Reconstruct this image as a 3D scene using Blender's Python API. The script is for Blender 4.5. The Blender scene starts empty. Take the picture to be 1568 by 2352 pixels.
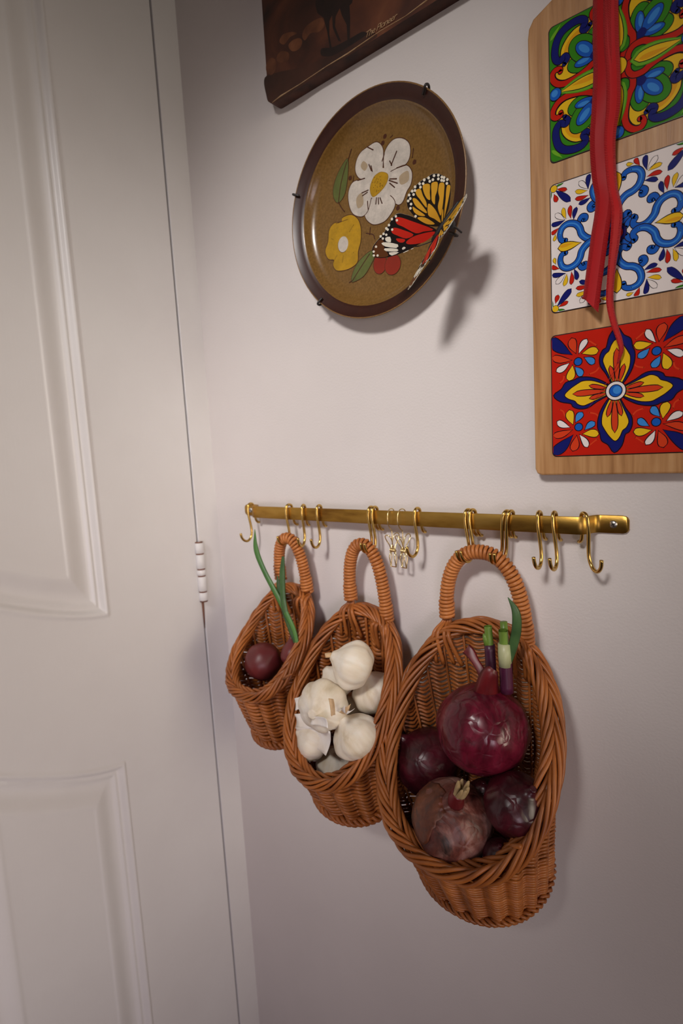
import bpy, bmesh, math, random
import numpy as np
from mathutils import Vector, Matrix, noise
from mathutils.geometry import tessellate_polygon

S = bpy.context.scene
COL = S.collection
PI = math.pi
rnd = random.Random(7)

# ------------------------------------------------------------------ camera
FPX = 1289.282                       # focal length in pixels of the 1568 x 2352 frame
CAM = Vector((0.67768, -0.52, 1.45))
AX = Vector((0.76990003, 0.02867964, -0.63751974))   # world axes seen from the camera (right, down, forward)
AY = Vector((0.63560826, -0.12378698, 0.76202292))
AZ = Vector((-0.0570621, -0.99189428, -0.11353262))
cam = bpy.data.objects.new('camera', bpy.data.cameras.new('camera'))
COL.objects.link(cam)
right = Vector((AX[0], AY[0], AZ[0])); down = Vector((AX[1], AY[1], AZ[1])); fwd = Vector((AX[2], AY[2], AZ[2]))
m = Matrix((right, -down, -fwd)).transposed().to_4x4()
m.translation = CAM
cam.matrix_world = m
cam.data.sensor_width = 36.0
cam.data.lens = FPX / 2352 * 36.0
cam.data.clip_start = 0.01
cam.data.dof.use_dof = True
cam.data.dof.focus_distance = 0.50
cam.data.dof.aperture_fstop = 6.3
S.camera = cam

# ------------------------------------------------------------------ light
S.view_settings.view_transform = 'Standard'
S.view_settings.look = 'None'
S.view_settings.gamma = 1.0
S.view_settings.use_curve_mapping = False
S.view_settings.exposure = 0.0
world = bpy.data.worlds.new('world'); S.world = world; world.use_nodes = True
world.node_tree.nodes['Background'].inputs[0].default_value = (0.75, 0.82, 1.0, 1)
world.node_tree.nodes['Background'].inputs[1].default_value = 0.0

def area_light(name, loc, target, sx, sy, power, color):
    d = bpy.data.lights.new(name, 'AREA'); d.shape = 'RECTANGLE'; d.size = sx; d.size_y = sy
    d.energy = power; d.color = color
    o = bpy.data.objects.new(name, d); COL.objects.link(o)
    o.location = loc
    o.rotation_euler = (Vector(target) - Vector(loc)).to_track_quat('-Z', 'Y').to_euler()
    return o
# daylight through the window in the right-hand wall
wl = area_light('window_daylight', (2.46, -0.66, 1.50), (0.03, -0.22, 1.32), 1.0, 1.0, 1.40, (1.0, 0.88, 0.70)); wl.data.spread = math.radians(38)
# added cool fill light, low behind the camera, with no known source
dl = area_light('added_low_fill', (1.9, -2.36, 0.90), (0.0, -0.35, 1.0), 0.9, 0.8, 1.35, (0.95, 0.82, 0.92)); dl.data.spread = math.radians(40)
# ceiling spotlight aimed at the corner
sd = bpy.data.lights.new('ceiling_spotlight', 'SPOT'); sd.energy = 116.0; sd.color = (1.0, 0.95, 0.92); sd.shadow_soft_size = 0.16
sd.spot_size = math.radians(31); sd.spot_blend = 1.0
so = bpy.data.objects.new('ceiling_spotlight', sd); COL.objects.link(so); so.location = (0.62, -1.50, 2.36)
so.rotation_euler = (Vector((0.275, 0.0, 1.52)) - so.location).to_track_quat('-Z', 'Y').to_euler()

def at(px, py, Y):                   # photograph point to a point on the plane y = Y
    d = Vector((px - 784, py - 1176, FPX)); w = Vector((d.dot(AX), d.dot(AY), d.dot(AZ)))
    t = (Y - CAM.y) / w.y
    return CAM + w * t

# ------------------------------------------------------------------ materials
def lin(c):
    return tuple(((v / 255) / 12.92 if v / 255 <= 0.04045 else ((v / 255 + 0.055) / 1.055) ** 2.4) for v in c)
MATS = {}
def new_mat(name):
    mt = bpy.data.materials.new(name); mt.use_nodes = True
    nt = mt.node_tree; b = nt.nodes['Principled BSDF']
    MATS[name] = mt
    return mt, nt, b
def N(nt, typ, **kw):
    n = nt.nodes.new(typ)
    for k, v in kw.items(): setattr(n, k, v)
    return n
def plain(name, rgb, rough=0.5, metal=0.0, spec=0.5, coat=0.0):
    mt, nt, b = new_mat(name)
    b.inputs['Base Color'].default_value = (*lin(rgb), 1)
    b.inputs['Roughness'].default_value = rough
    b.inputs['Metallic'].default_value = metal
    b.inputs['Specular IOR Level'].default_value = spec
    b.inputs['Coat Weight'].default_value = coat
    return mt
def mottled(name, stops, scale=20.0, stretch=(1, 1, 1), rough=0.5, detail=6, bump=0.0, bump_scale=None, metal=0.0, spec=0.5,
            coat=0.0, distort=0.0, rand=0.0, sss=0.0, nrough=0.55, bstretch=None):
    mt, nt, b = new_mat(name)
    tc = N(nt, 'ShaderNodeTexCoord'); mp = N(nt, 'ShaderNodeMapping')
    mp.inputs['Scale'].default_value = stretch
    nt.links.new(tc.outputs['Object'], mp.inputs['Vector'])
    nz = N(nt, 'ShaderNodeTexNoise'); nz.inputs['Scale'].default_value = scale; nz.inputs['Detail'].default_value = detail
    nz.inputs['Roughness'].default_value = nrough; nz.inputs['Distortion'].default_value = distort
    nt.links.new(mp.outputs[0], nz.inputs['Vector'])
    rp = N(nt, 'ShaderNodeValToRGB'); cr = rp.color_ramp
    while len(cr.elements) < len(stops): cr.elements.new(0.5)
    for e, (p, c) in zip(cr.elements, stops): e.position = p; e.color = (*lin(c), 1)
    nt.links.new(nz.outputs['Fac'], rp.inputs[0])
    out = rp.outputs[0]
    if rand > 0:
        oi = N(nt, 'ShaderNodeObjectInfo'); hs = N(nt, 'ShaderNodeHueSaturation')
        mr = N(nt, 'ShaderNodeMapRange'); mr.inputs[3].default_value = 1 - rand; mr.inputs[4].default_value = 1 + rand
        nt.links.new(oi.outputs['Random'], mr.inputs[0]); nt.links.new(mr.outputs[0], hs.inputs['Value'])
        nt.links.new(out, hs.inputs['Color']); out = hs.outputs[0]
    nt.links.new(out, b.inputs['Base Color'])
    b.inputs['Roughness'].default_value = rough; b.inputs['Metallic'].default_value = metal
    b.inputs['Specular IOR Level'].default_value = spec; b.inputs['Coat Weight'].default_value = coat
    if sss: b.inputs['Subsurface Weight'].default_value = sss; b.inputs['Subsurface Radius'].default_value = (0.006, 0.004, 0.003); b.inputs['Subsurface Scale'].default_value = 1.0
    if bump:
        n2 = N(nt, 'ShaderNodeTexNoise'); n2.inputs['Scale'].default_value = bump_scale or scale; n2.inputs['Detail'].default_value = 4
        m2 = N(nt, 'ShaderNodeMapping'); m2.inputs['Scale'].default_value = bstretch or stretch
        nt.links.new(tc.outputs['Object'], m2.inputs['Vector']); nt.links.new(m2.outputs[0], n2.inputs['Vector'])
        bp = N(nt, 'ShaderNodeBump'); bp.inputs['Strength'].default_value = bump; bp.inputs['Distance'].default_value = 0.001
        nt.links.new(n2.outputs['Fac'], bp.inputs['Height']); nt.links.new(bp.outputs[0], b.inputs['Normal'])
    return mt

mottled('wall_paint', [(0.35, (216, 209, 206)), (0.65, (223, 216, 213))], scale=3.0, rough=0.62, bump=0.22, bump_scale=420, spec=0.3)
mottled('door_paint', [(0.35, (222, 219, 219)), (0.65, (229, 227, 227))], scale=4.0, rough=0.36, bump=0.10, bump_scale=60, stretch=(1, 1, 1), bstretch=(8, 8, 0.5), spec=0.5)
plain('gap_shade_paint', (60, 48, 36), 0.9)
plain('rust', (120, 78, 62), 0.9)
mottled('floor_wood', [(0.3, (120, 84, 56)), (0.7, (150, 108, 74))], scale=4, stretch=(1, 12, 1), rough=0.5)
plain('ceiling_white', (225, 222, 216), 0.8)
mottled('brass', [(0.30, (122, 84, 38)), (0.5, (176, 136, 62)), (0.72, (198, 160, 84))], scale=26, stretch=(0.5, 1, 2.2), rough=0.36, metal=1.0, detail=5, bump=0.05, bump_scale=900)
plain('hook_brass', (208, 172, 98), 0.24, metal=1.0)
plain('clip_brass', (226, 204, 150), 0.22, metal=1.0)
plain('screw_steel', (190, 186, 180), 0.35, metal=1.0)
plain('black_wire', (34, 28, 26), 0.45)
mottled('wicker', [(0.3, (132, 72, 32)), (0.55, (162, 94, 42)), (0.75, (180, 111, 56))], scale=30, rough=0.40, rand=0.14, spec=0.45)
mottled('wicker_wrap', [(0.3, (168, 99, 48)), (0.7, (194, 122, 64))], scale=60, rough=0.42, rand=0.05, spec=0.45)
mottled('garlic', [(0.28, (206, 188, 158)), (0.45, (228, 216, 196)), (0.62, (236, 228, 214)), (0.8, (243, 238, 230))], scale=60, stretch=(1, 1, 0.16), rough=0.5, sss=0.15, bump=0.5, bump_scale=170, bstretch=(1, 1, 0.07))
mottled('garlic_skin', [(0.3, (236, 226, 212)), (0.7, (248, 244, 240))], scale=60, rough=0.55, bump=0.3, bump_scale=200)
mottled('garlic_stem', [(0.3, (188, 146, 98)), (0.7, (226, 196, 156))], scale=90, stretch=(1, 1, 0.2), rough=0.7)
def onion_mat(name, dark, mid, lite, blotch, bl_amt, rough, wr=0.5, s1=26, bl_scale=30):
    mt, nt, b = new_mat(name)
    tc = N(nt, 'ShaderNodeTexCoord')
    def nz(scale, stretch, detail, dist=0.0, rgh=0.6):
        mp = N(nt, 'ShaderNodeMapping'); mp.inputs['Scale'].default_value = stretch; nt.links.new(tc.outputs['Object'], mp.inputs['Vector'])
        n = N(nt, 'ShaderNodeTexNoise'); n.inputs['Scale'].default_value = scale; n.inputs['Detail'].default_value = detail; n.inputs['Distortion'].default_value = dist; n.inputs['Roughness'].default_value = rgh
        nt.links.new(mp.outputs[0], n.inputs['Vector']); return n.outputs['Fac']
    def ramp(src, stops):
        r = N(nt, 'ShaderNodeValToRGB')
        while len(r.color_ramp.elements) < len(stops): r.color_ramp.elements.new(0.5)
        for e, (p, c) in zip(r.color_ramp.elements, stops): e.position = p; e.color = (*lin(c), 1)
        nt.links.new(src, r.inputs[0]); return r.outputs[0]
    base = ramp(nz(s1, (1, 1, 0.6), 6, 0.6), [(0.34, dark), (0.5, mid), (0.68, lite)])
    veins = ramp(nz(150, (1, 1, 0.10), 3), [(0.38, (205, 205, 205)), (0.6, (255, 255, 255))])
    m1 = N(nt, 'ShaderNodeMix', data_type='RGBA', blend_type='MULTIPLY'); m1.inputs[0].default_value = 0.8
    nt.links.new(base, m1.inputs[6]); nt.links.new(veins, m1.inputs[7])
    fac = ramp(nz(bl_scale, (1, 1, 0.8), 8, 1.0, 0.7), [(1 - bl_amt - 0.10, (0, 0, 0)), (1 - bl_amt + 0.04, (255, 255, 255))])
    m2 = N(nt, 'ShaderNodeMix', data_type='RGBA'); nt.links.new(fac, m2.inputs[0]); nt.links.new(m1.outputs[2], m2.inputs[6]); m2.inputs[7].default_value = (*lin(blotch), 1)
    nt.links.new(m2.outputs[2], b.inputs['Base Color'])
    b.inputs['Roughness'].default_value = rough; b.inputs['Specular IOR Level'].default_value = 0.55
    bp = N(nt, 'ShaderNodeBump'); bp.inputs['Strength'].default_value = wr; bp.inputs['Distance'].default_value = 0.0045
    wn = N(nt, 'ShaderNodeTexNoise'); wn.inputs['Scale'].default_value = 40; nt.links.new(tc.outputs['Object'], wn.inputs['Vector'])
    wm = N(nt, 'ShaderNodeVectorMath', operation='MULTIPLY_ADD'); wm.inputs[1].default_value = (0.035, 0.035, 0.035)
    nt.links.new(wn.outputs['Color'], wm.inputs[0]); nt.links.new(tc.outputs['Object'], wm.inputs[2])
    vo = N(nt, 'ShaderNodeTexVoronoi'); vo.feature = 'DISTANCE_TO_EDGE'; vo.inputs['Scale'].default_value = 62; nt.links.new(wm.outputs[0], vo.inputs['Vector'])
    sm = N(nt, 'ShaderNodeMath', operation='MINIMUM'); sm.inputs[1].default_value = 0.22; nt.links.new(vo.outputs['Distance'], sm.inputs[0])
    nt.links.new(sm.outputs[0], bp.inputs['Height']); nt.links.new(bp.outputs[0], b.inputs['Normal'])
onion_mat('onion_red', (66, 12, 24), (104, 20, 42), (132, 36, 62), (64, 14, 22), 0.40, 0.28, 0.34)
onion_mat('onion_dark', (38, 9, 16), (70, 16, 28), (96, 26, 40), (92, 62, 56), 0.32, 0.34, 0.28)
onion_mat('onion_brown', (78, 34, 30), (126, 70, 60), (176, 136, 126), (50, 38, 36), 0.42, 0.46, 0.40, s1=34, bl_scale=22)
onion_mat('onion_peel', (84, 40, 26), (116, 62, 38), (138, 82, 54), (58, 44, 40), 0.42, 0.5, 0.3)
mottled('onion_skin_red', [(0.3, (78, 14, 20)), (0.7, (118, 28, 32))], scale=60, stretch=(1, 1, 0.3), rough=0.4)
mottled('shallot', [(0.3, (84, 28, 30)), (0.6, (108, 40, 40)), (0.8, (122, 54, 50))], scale=24, stretch=(1, 1, 0.35), rough=0.42)
mottled('onion_root', [(0.3, (150, 124, 84)), (0.7, (196, 172, 128))], scale=120, stretch=(1, 1, 0.2), rough=0.8)
mottled('leaf_green', [(0.3, (52, 96, 40)), (0.7, (84, 130, 58))], scale=40, stretch=(1, 1, 0.2), rough=0.45)
mottled('leaf_dark', [(0.3, (48, 76, 42)), (0.7, (72, 104, 58))], scale=60, rough=0.42)
mottled('stalk_green', [(0.3, (92, 120, 42)), (0.7, (118, 148, 62))], scale=60, stretch=(1, 1, 0.2), rough=0.4)
mottled('stalk_purple', [(0.3, (44, 18, 34)), (0.7, (84, 26, 58))], scale=60, stretch=(1, 1, 0.2), rough=0.4)
mottled('stalk_pale', [(0.3, (150, 160, 110)), (0.7, (190, 190, 150))], scale=80, stretch=(1, 1, 0.2), rough=0.4)
mottled('oak', [(0.30, (150, 104, 60)), (0.48, (178, 130, 82)), (0.58, (188, 142, 94)), (0.75, (204, 160, 112))], scale=16, stretch=(9, 9, 0.55), rough=0.42, detail=8, bump=0.12, bump_scale=40, bstretch=(9, 9, 0.5), distort=0.4)
plain('tile_line', (40, 22, 22), 0.3)
mottled('plate_glaze', [(0.3, (104, 75, 35)), (0.7, (124, 92, 46))], scale=420, rough=0.24, detail=3, coat=0.15)
mottled('plate_band', [(0.3, (48, 19, 11)), (0.7, (56, 24, 14))], scale=200, rough=0.36, coat=0.0)
mottled('plate_edge', [(0.3, (104, 74, 40)), (0.7, (138, 104, 62))], scale=600, rough=0.3)
PAL = dict(red=(196, 36, 22), red2=(214, 66, 34), dred=(150, 28, 16), navy=(26, 32, 108), blue=(30, 92, 186), sky=(64, 138, 214), yellow=(236, 190, 36),
           gold=(226, 160, 30), green=(58, 134, 30), lgreen=(112, 172, 44), white=(238, 228, 224), line=(34, 18, 26))
for k, c in PAL.items(): plain('glaze_' + k, c, 0.14, spec=0.5)
for k, c in dict(white=(206, 196, 184), shade=(170, 150, 122), yellow=(186, 142, 26), gold=(150, 112, 24), green=(96, 104, 52), red=(140, 40, 24), line=(74, 38, 22)).items():
    d = 0.82 if k in ('white', 'yellow', 'green') else 0.92
    mottled('plate_' + k, [(0.32, tuple(v * d for v in c)), (0.62, c), (0.8, tuple(min(255, v * 1.06) for v in c))], scale=70, detail=9, nrough=0.75, rough=0.28, coat=0.1)
for k, c in dict(black=(20, 14, 14), yellow=(214, 162, 44), orange=(226, 140, 40), red=(200, 38, 22), white=(236, 232, 216), brown=(96, 56, 26)).items():
    plain('wing_' + k, c, 0.42)
plain('body_black', (14, 12, 12), 0.6)
mottled('paint_ground', [(0.3, (40, 22, 16)), (0.5, (74, 38, 24)), (0.68, (108, 60, 36)), (0.8, (124, 78, 48))], scale=9, stretch=(1, 1, 1.6), rough=0.5, detail=9, distort=1.2)
mottled('paint_rock', [(0.35, (84, 46, 26)), (0.6, (118, 70, 42)), (0.8, (140, 92, 58))], scale=40, rough=0.5, detail=7)
mottled('paint_dark', [(0.3, (26, 15, 12)), (0.7, (46, 26, 19))], scale=40, rough=0.5, detail=7)
mottled('paint_shade', [(0.3, (40, 23, 17)), (0.7, (70, 38, 25))], scale=22, rough=0.5, detail=8)
mottled('canvas_side', [(0.3, (44, 24, 18)), (0.7, (86, 48, 34))], scale=40, rough=0.7)
mottled('canvas_crack', [(0.3, (150, 112, 76)), (0.7, (196, 164, 124))], scale=120, rough=0.8)

def ribbon_mat():
    mt, nt, b = new_mat('ribbon_satin')
    uv = N(nt, 'ShaderNodeTexCoord'); sp = N(nt, 'ShaderNodeSeparateXYZ'); nt.links.new(uv.outputs['UV'], sp.inputs[0])
    wv = N(nt, 'ShaderNodeMath', operation='SINE'); ml = N(nt, 'ShaderNodeMath', operation='MULTIPLY'); ml.inputs[1].default_value = 5200
    nt.links.new(sp.outputs[1], ml.inputs[0]); nt.links.new(ml.outputs[0], wv.inputs[0])
    su = N(nt, 'ShaderNodeMath', operation='SUBTRACT'); su.inputs[1].default_value = 0.5; nt.links.new(sp.outputs[0], su.inputs[0])
    ab = N(nt, 'ShaderNodeMath', operation='ABSOLUTE'); nt.links.new(su.outputs[0], ab.inputs[0])
    gt = N(nt, 'ShaderNodeMath', operation='GREATER_THAN'); gt.inputs[1].default_value = 0.24; nt.links.new(ab.outputs[0], gt.inputs[0])
    mu = N(nt, 'ShaderNodeMath', operation='MULTIPLY'); nt.links.new(wv.outputs[0], mu.inputs[0]); nt.links.new(gt.outputs[0], mu.inputs[1])
    bp = N(nt, 'ShaderNodeBump'); bp.inputs['Strength'].default_value = 0.6; bp.inputs['Distance'].default_value = 0.0006
    nt.links.new(mu.outputs[0], bp.inputs['Height']); nt.links.new(bp.outputs[0], b.inputs['Normal'])
    b.inputs['Base Color'].default_value = (*lin((176, 12, 20)), 1); b.inputs['Roughness'].default_value = 0.55; b.inputs['Specular IOR Level'].default_value = 0.25
    b.inputs['Sheen Weight'].default_value = 0.15
ribbon_mat()

# ------------------------------------------------------------------ mesh builder
class MB:
    def __init__(s): s.v = []; s.f = []; s.m = []; s.names = []; s.uv = {}
    def mi(s, name):
        if name not in s.names: s.names.append(name)
        return s.names.index(name)
    def add(s, verts, faces, mat):
        o = len(s.v); k = s.mi(mat)
        s.v.extend(tuple(p) for p in verts)
        for f in faces: s.f.append(tuple(i + o for i in f)); s.m.append(k)
    def box(s, a, b, mat):
        x0, y0, z0 = a; x1, y1, z1 = b
        s.add([(x0, y0, z0), (x1, y0, z0), (x1, y1, z0), (x0, y1, z0), (x0, y0, z1), (x1, y0, z1), (x1, y1, z1), (x0, y1, z1)],
              [(0, 3, 2, 1), (4, 5, 6, 7), (0, 1, 5, 4), (1, 2, 6, 5), (2, 3, 7, 6), (3, 0, 4, 7)], mat)
    def tube(s, pts, r, mat, n=8, closed=False, cap=True, flat=1.0):
        P = [Vector(p) for p in pts]; L = len(P)
        R = r if hasattr(r, '__len__') else [r] * L
        T = []
        for i in range(L):
            a = P[(i - 1) % L] if (closed or i > 0) else P[i]; b = P[(i + 1) % L] if (closed or i < L - 1) else P[i]
            t = b - a; T.append(t.normalized() if t.length > 1e-12 else Vector((0, 0, 1)))
        u = T[0].orthogonal().normalized(); vs = []
        for i in range(L):
            u = (u - T[i] * u.dot(T[i])); u = u.normalized() if u.length > 1e-9 else T[i].orthogonal().normalized()
            w = T[i].cross(u)
            for k in range(n):
                a = 2 * PI * k / n
                vs.append(P[i] + (u * math.cos(a) + w * math.sin(a) * flat) * R[i])
        fs = []
        for i in range(L if closed else L - 1):
            j = (i + 1) % L
            off = 0
            if closed and j == 0:                      # match the frame twist at the seam
                best = min(range(n), key=lambda q: (vs[i * n] - vs[q]).length)
                off = best
            for k in range(n):
                k2 = (k + 1) % n
                fs.append((i * n + k, i * n + k2, j * n + (k2 + off) % n, j * n + (k + off) % n))
        if not closed and cap:
            fs.append(tuple(range(n))[::-1]); fs.append(tuple((L - 1) * n + k for k in range(n)))
        s.add(vs, fs, mat)
    def lathe(s, prof, mat, n=48, fn=None, mats=None):
        vs = []; fs = []
        L = len(prof)
        for i, (r, z) in enumerate(prof):
            for k in range(n):
                a = 2 * PI * k / n
                p = (r * math.cos(a), r * math.sin(a), z)
                vs.append(fn(p, a, i / (L - 1)) if fn else p)
        o = len(s.v); s.v.extend(tuple(p) for p in vs)
        for i in range(L - 1):
            mk = s.mi(mats[i] if mats else mat)
            for k in range(n):
                k2 = (k + 1) % n
                s.f.append((o + i * n + k, o + i * n + k2, o + (i + 1) * n + k2, o + (i + 1) * n + k)); s.m.append(mk)
    def poly(s, pts3, mat):
        tri = tessellate_polygon([[Vector(p) for p in pts3]])
        s.add(pts3, [t if True else t for t in tri], mat)
    def build(s, name, parent=None, smooth=True, loc=None, normals=False):
        me = bpy.data.meshes.new(name)
        me.from_pydata(s.v, [], s.f)
        for nm in s.names: me.materials.append(MATS[nm])
        me.polygons.foreach_set('material_index', s.m)
        if smooth: me.polygons.foreach_set('use_smooth', [True] * len(s.f))
        me.update()
        if normals:
            bm = bmesh.new(); bm.from_mesh(me); bmesh.ops.recalc_face_normals(bm, faces=bm.faces); bm.to_mesh(me); bm.free()
        o = bpy.data.objects.new(name, me); COL.objects.link(o)
        if parent is not None: o.parent = parent
        if loc is not None: o.location = loc
        return o

def tag(o, label=None, cat=None, group=None, kind=None):
    if label: o['label'] = label
    if cat: o['category'] = cat
    if group: o['group'] = group
    if kind: o['kind'] = kind
    return o
def thing(name, label, cat, loc=(0, 0, 0), group=None):
    o = bpy.data.objects.new(name, None); COL.objects.link(o); o.location = loc; o.empty_display_size = 0.02
    return tag(o, label, cat, group)
def catmull(pts, sub=6, closed=False):
    P = [Vector(p) for p in pts]; L = len(P); out = []
    for i in range(L if closed else L - 1):
        p0 = P[(i - 1) % L] if (closed or i > 0) else P[0] * 2 - P[1]
        p1 = P[i]; p2 = P[(i + 1) % L]
        p3 = P[(i + 2) % L] if (closed or i < L - 2) else P[-1] * 2 - P[-2]
        for k in range(sub):
            t = k / sub
            out.append(0.5 * ((2 * p1) + (p2 - p0) * t + (2 * p0 - 5 * p1 + 4 * p2 - p3) * t * t + (3 * p1 - p0 - 3 * p2 + p3) * t ** 3))
    if not closed: out.append(P[-1].copy())
    return out
def join(o, *others):
    return o

# ------------------------------------------------------------------ the setting
def struct(name, mb, smooth=False, parent=None):
    o = mb.build(name, parent, smooth=smooth)
    if parent is None: o['kind'] = 'structure'
    return o
RX, RY, RZ = 2.5, -2.4, 2.42
b = MB(); b.box((-0.1, 0, 0), (RX, 0.1, RZ), 'wall_paint'); struct('wall_back', b)
b = MB(); b.box((-0.1, RY - 0.1, -0.05), (RX + 0.1, 0.1, 0), 'floor_wood'); struct('floor', b)
b = MB(); b.box((-0.1, RY - 0.1, RZ), (RX + 0.1, 0.1, RZ + 0.05), 'ceiling_white'); struct('ceiling', b)
WY0, WY1, WZ0, WZ1 = -1.20, -0.12, 0.96, 2.04
b = MB()
b.box((RX, RY - 0.1, 0), (RX + 0.1, WY0, RZ), 'wall_paint'); b.box((RX, WY1, 0), (RX + 0.1, 0.1, RZ), 'wall_paint')
b.box((RX, WY0, 0), (RX + 0.1, WY1, WZ0), 'wall_paint'); b.box((RX, WY0, WZ1), (RX + 0.1, WY1, RZ), 'wall_paint')
struct('wall_right', b)
b = MB(); b.box((-0.1, RY - 0.1, 0), (1.42, RY, RZ), 'wall_paint'); b.box((2.38, RY - 0.1, 0), (RX, RY, RZ), 'wall_paint'); b.box((1.42, RY - 0.1, 2.03), (2.38, RY, RZ), 'wall_paint'); struct('wall_front', b)  # unseen doorway opening, added to go with the low fill light
b = MB()
for a, c in (((WY0, WZ0), (WY0 + .04, WZ1)), ((WY1 - .04, WZ0), (WY1, WZ1)), ((WY0, WZ0), (WY1, WZ0 + .04)), ((WY0, WZ1 - .04), (WY1, WZ1))):
    b.box((RX + 0.02, a[0], a[1]), (RX + 0.07, c[0], c[1]), 'door_paint')
struct('window_1', b)
DY0, DY1, DZ = -0.0400, -0.80, 2.14           # hinge edge, latch edge, top of the door
b = MB()
b.box((-0.1, RY, 0), (0, DY1 - 0.045, RZ), 'wall_paint'); b.box((-0.1, DY1 - 0.045, DZ + 0.045), (0, 0, RZ), 'wall_paint')
b.box((-0.1, DY1 - 0.045, 0), (-0.06, 0, DZ + 0.045), 'gap_shade_paint')
b.box((-0.045, DY0 + 0.0001, 0.0), (-0.0035, DY0 + 0.0025, DZ), 'gap_shade_paint')  # strip coloured dark to stand for the shade inside the door gap
struct('wall_left', b)
def bevel_box(a, c, mat, r=0.003):
    bm = bmesh.new(); bmesh.ops.create_cube(bm, size=1)
    for v in bm.verts:
        v.co = Vector(((a[i] + c[i]) / 2 + v.co[i] * (c[i] - a[i]) for i in range(3)))
    bmesh.ops.bevel(bm, geom=list(bm.edges), offset=r, segments=3, profile=0.5, affect='EDGES')
    bm.verts.index_update(); bm.verts.ensure_lookup_table()
    return [v.co.copy() for v in bm.verts], [[v.index for v in f.verts] for f in bm.faces]
b = MB()
v, f = bevel_box((-0.05, DY0 + 0.0026, -0.01), (0.0015, 0.004, DZ + 0.043), 'door_paint', 0.0010); b.add(v, f, 'door_paint')
v, f = bevel_box((-0.05, DY1 - 0.043, -0.01), (0.0022, DY1 - 0.002, DZ + 0.043), 'door_paint', 0.0010); b.add(v, f, 'door_paint')
v, f = bevel_box((-0.05, DY1 - 0.001, DZ + 0.002), (0.0015, DY0 + 0.0024, DZ + 0.043), 'door_paint', 0.0010); b.add(v, f, 'door_paint')
struct('trim_1', b, smooth=False)

# door leaf with moulded panels as one height field
def sstep(a, c, x):
    t = min(1, max(0, (x - a) / (c - a))); return t * t * (3 - 2 * t)
PY0, PY1 = -0.1795, -0.3755                     # near panel, from hinge side to mullion
def up_bottom(y):      # lower edge of the upper panels: falls to a level tip at the hinge side
    t = min(1, max(0, (PY0 - y) / (PY0 - PY1)))
    return 1.2545 + 0.075 * (t ** 1.75) * (1.35 - 0.35 * t)
def lo_top(y):
    t = min(1, max(0, (PY0 - y) / (PY0 - PY1)))
    return 1.060 + 0.085 * (t ** 1.6) * (1.25 - 0.25 * t)
def panel_d(y, z):     # distance inside a panel (positive inside)
    if y < (PY0 + DY0 + DY1 - PY0) / 2 if False else y < -0.42: y = -0.84 - y
    dx = min(PY0 - y, y - PY1)
    d = -1
    d = max(d, min(dx, (z - up_bottom(y)) * 0.86, 2.03 - z))
    d = max(d, min(dx, (lo_top(y) - z) * 0.86, z - 0.20))
    return d
def prof(d):
    if d <= 0: return 0.0
    h = 0.0022 * sstep(0, 0.003, d) * (1 - sstep(0.003, 0.010, d))
    h -= 0.0055 * sstep(0.004, 0.011, d)
    h -= 0.0030 * sstep(0.013, 0.020, d)
    h += 0.0012 * sstep(0.0115, 0.0135, d) * (1 - sstep(0.0135, 0.016, d))
    h += 0.0075 * sstep(0.022, 0.045, d)
    h -= 0.0009 * sstep(0.0445, 0.047, d)
    return h
def steps(segs):
    out = []
    for a, c, h in segs:
        n = max(1, round(abs(c - a) / h)); out += [a + (c - a) * i / n for i in range(n)]
    out.append(segs[-1][1]); return out
ys = steps([(DY0, -0.175, 0.03), (-0.175, -0.235, 0.0014), (-0.235, -0.315, 0.006), (-0.315, -0.38, 0.0020), (-0.38, -0.45, 0.02), (-0.45, -0.53, 0.004), (-0.53, -0.60, 0.02), (-0.60, -0.67, 0.004), (-0.67, DY1, 0.04)])
zs = steps([(0.012, 0.18, 0.05), (0.18, 0.26, 0.006), (0.26, 0.95, 0.03), (0.95, 1.46, 0.0024), (1.46, 1.95, 0.03), (1.95, 2.04, 0.006), (2.04, DZ, 0.05)])
vs = []; ny, nz = len(ys), len(zs)
for z in zs:
    for y in ys: vs.append((prof(panel_d(y, z)), y, z))
fs = [(j * ny + i, (j + 1) * ny + i, (j + 1) * ny + i + 1, j * ny + i + 1) for j in range(nz - 1) for i in range(ny - 1)]
b = MB(); b.add(vs, fs, 'door_paint')
# edges and back of the leaf
b.add([(0, DY0, 0.012), (-0.036, DY0, 0.012), (-0.036, DY0, DZ), (0, DY0, DZ), (0, DY1, 0.012), (-0.036, DY1, 0.012), (-0.036, DY1, DZ), (0, DY1, DZ)],
      [(0, 1, 2, 3), (7, 6, 5, 4), (1, 5, 6, 2), (3, 2, 6, 7), (0, 4, 5, 1)], 'door_paint')
door = struct('door_1', b, smooth=True)
me = door.data; me.polygons.foreach_set('use_smooth', [i < len(fs) for i in range(len(me.polygons))])
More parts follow.
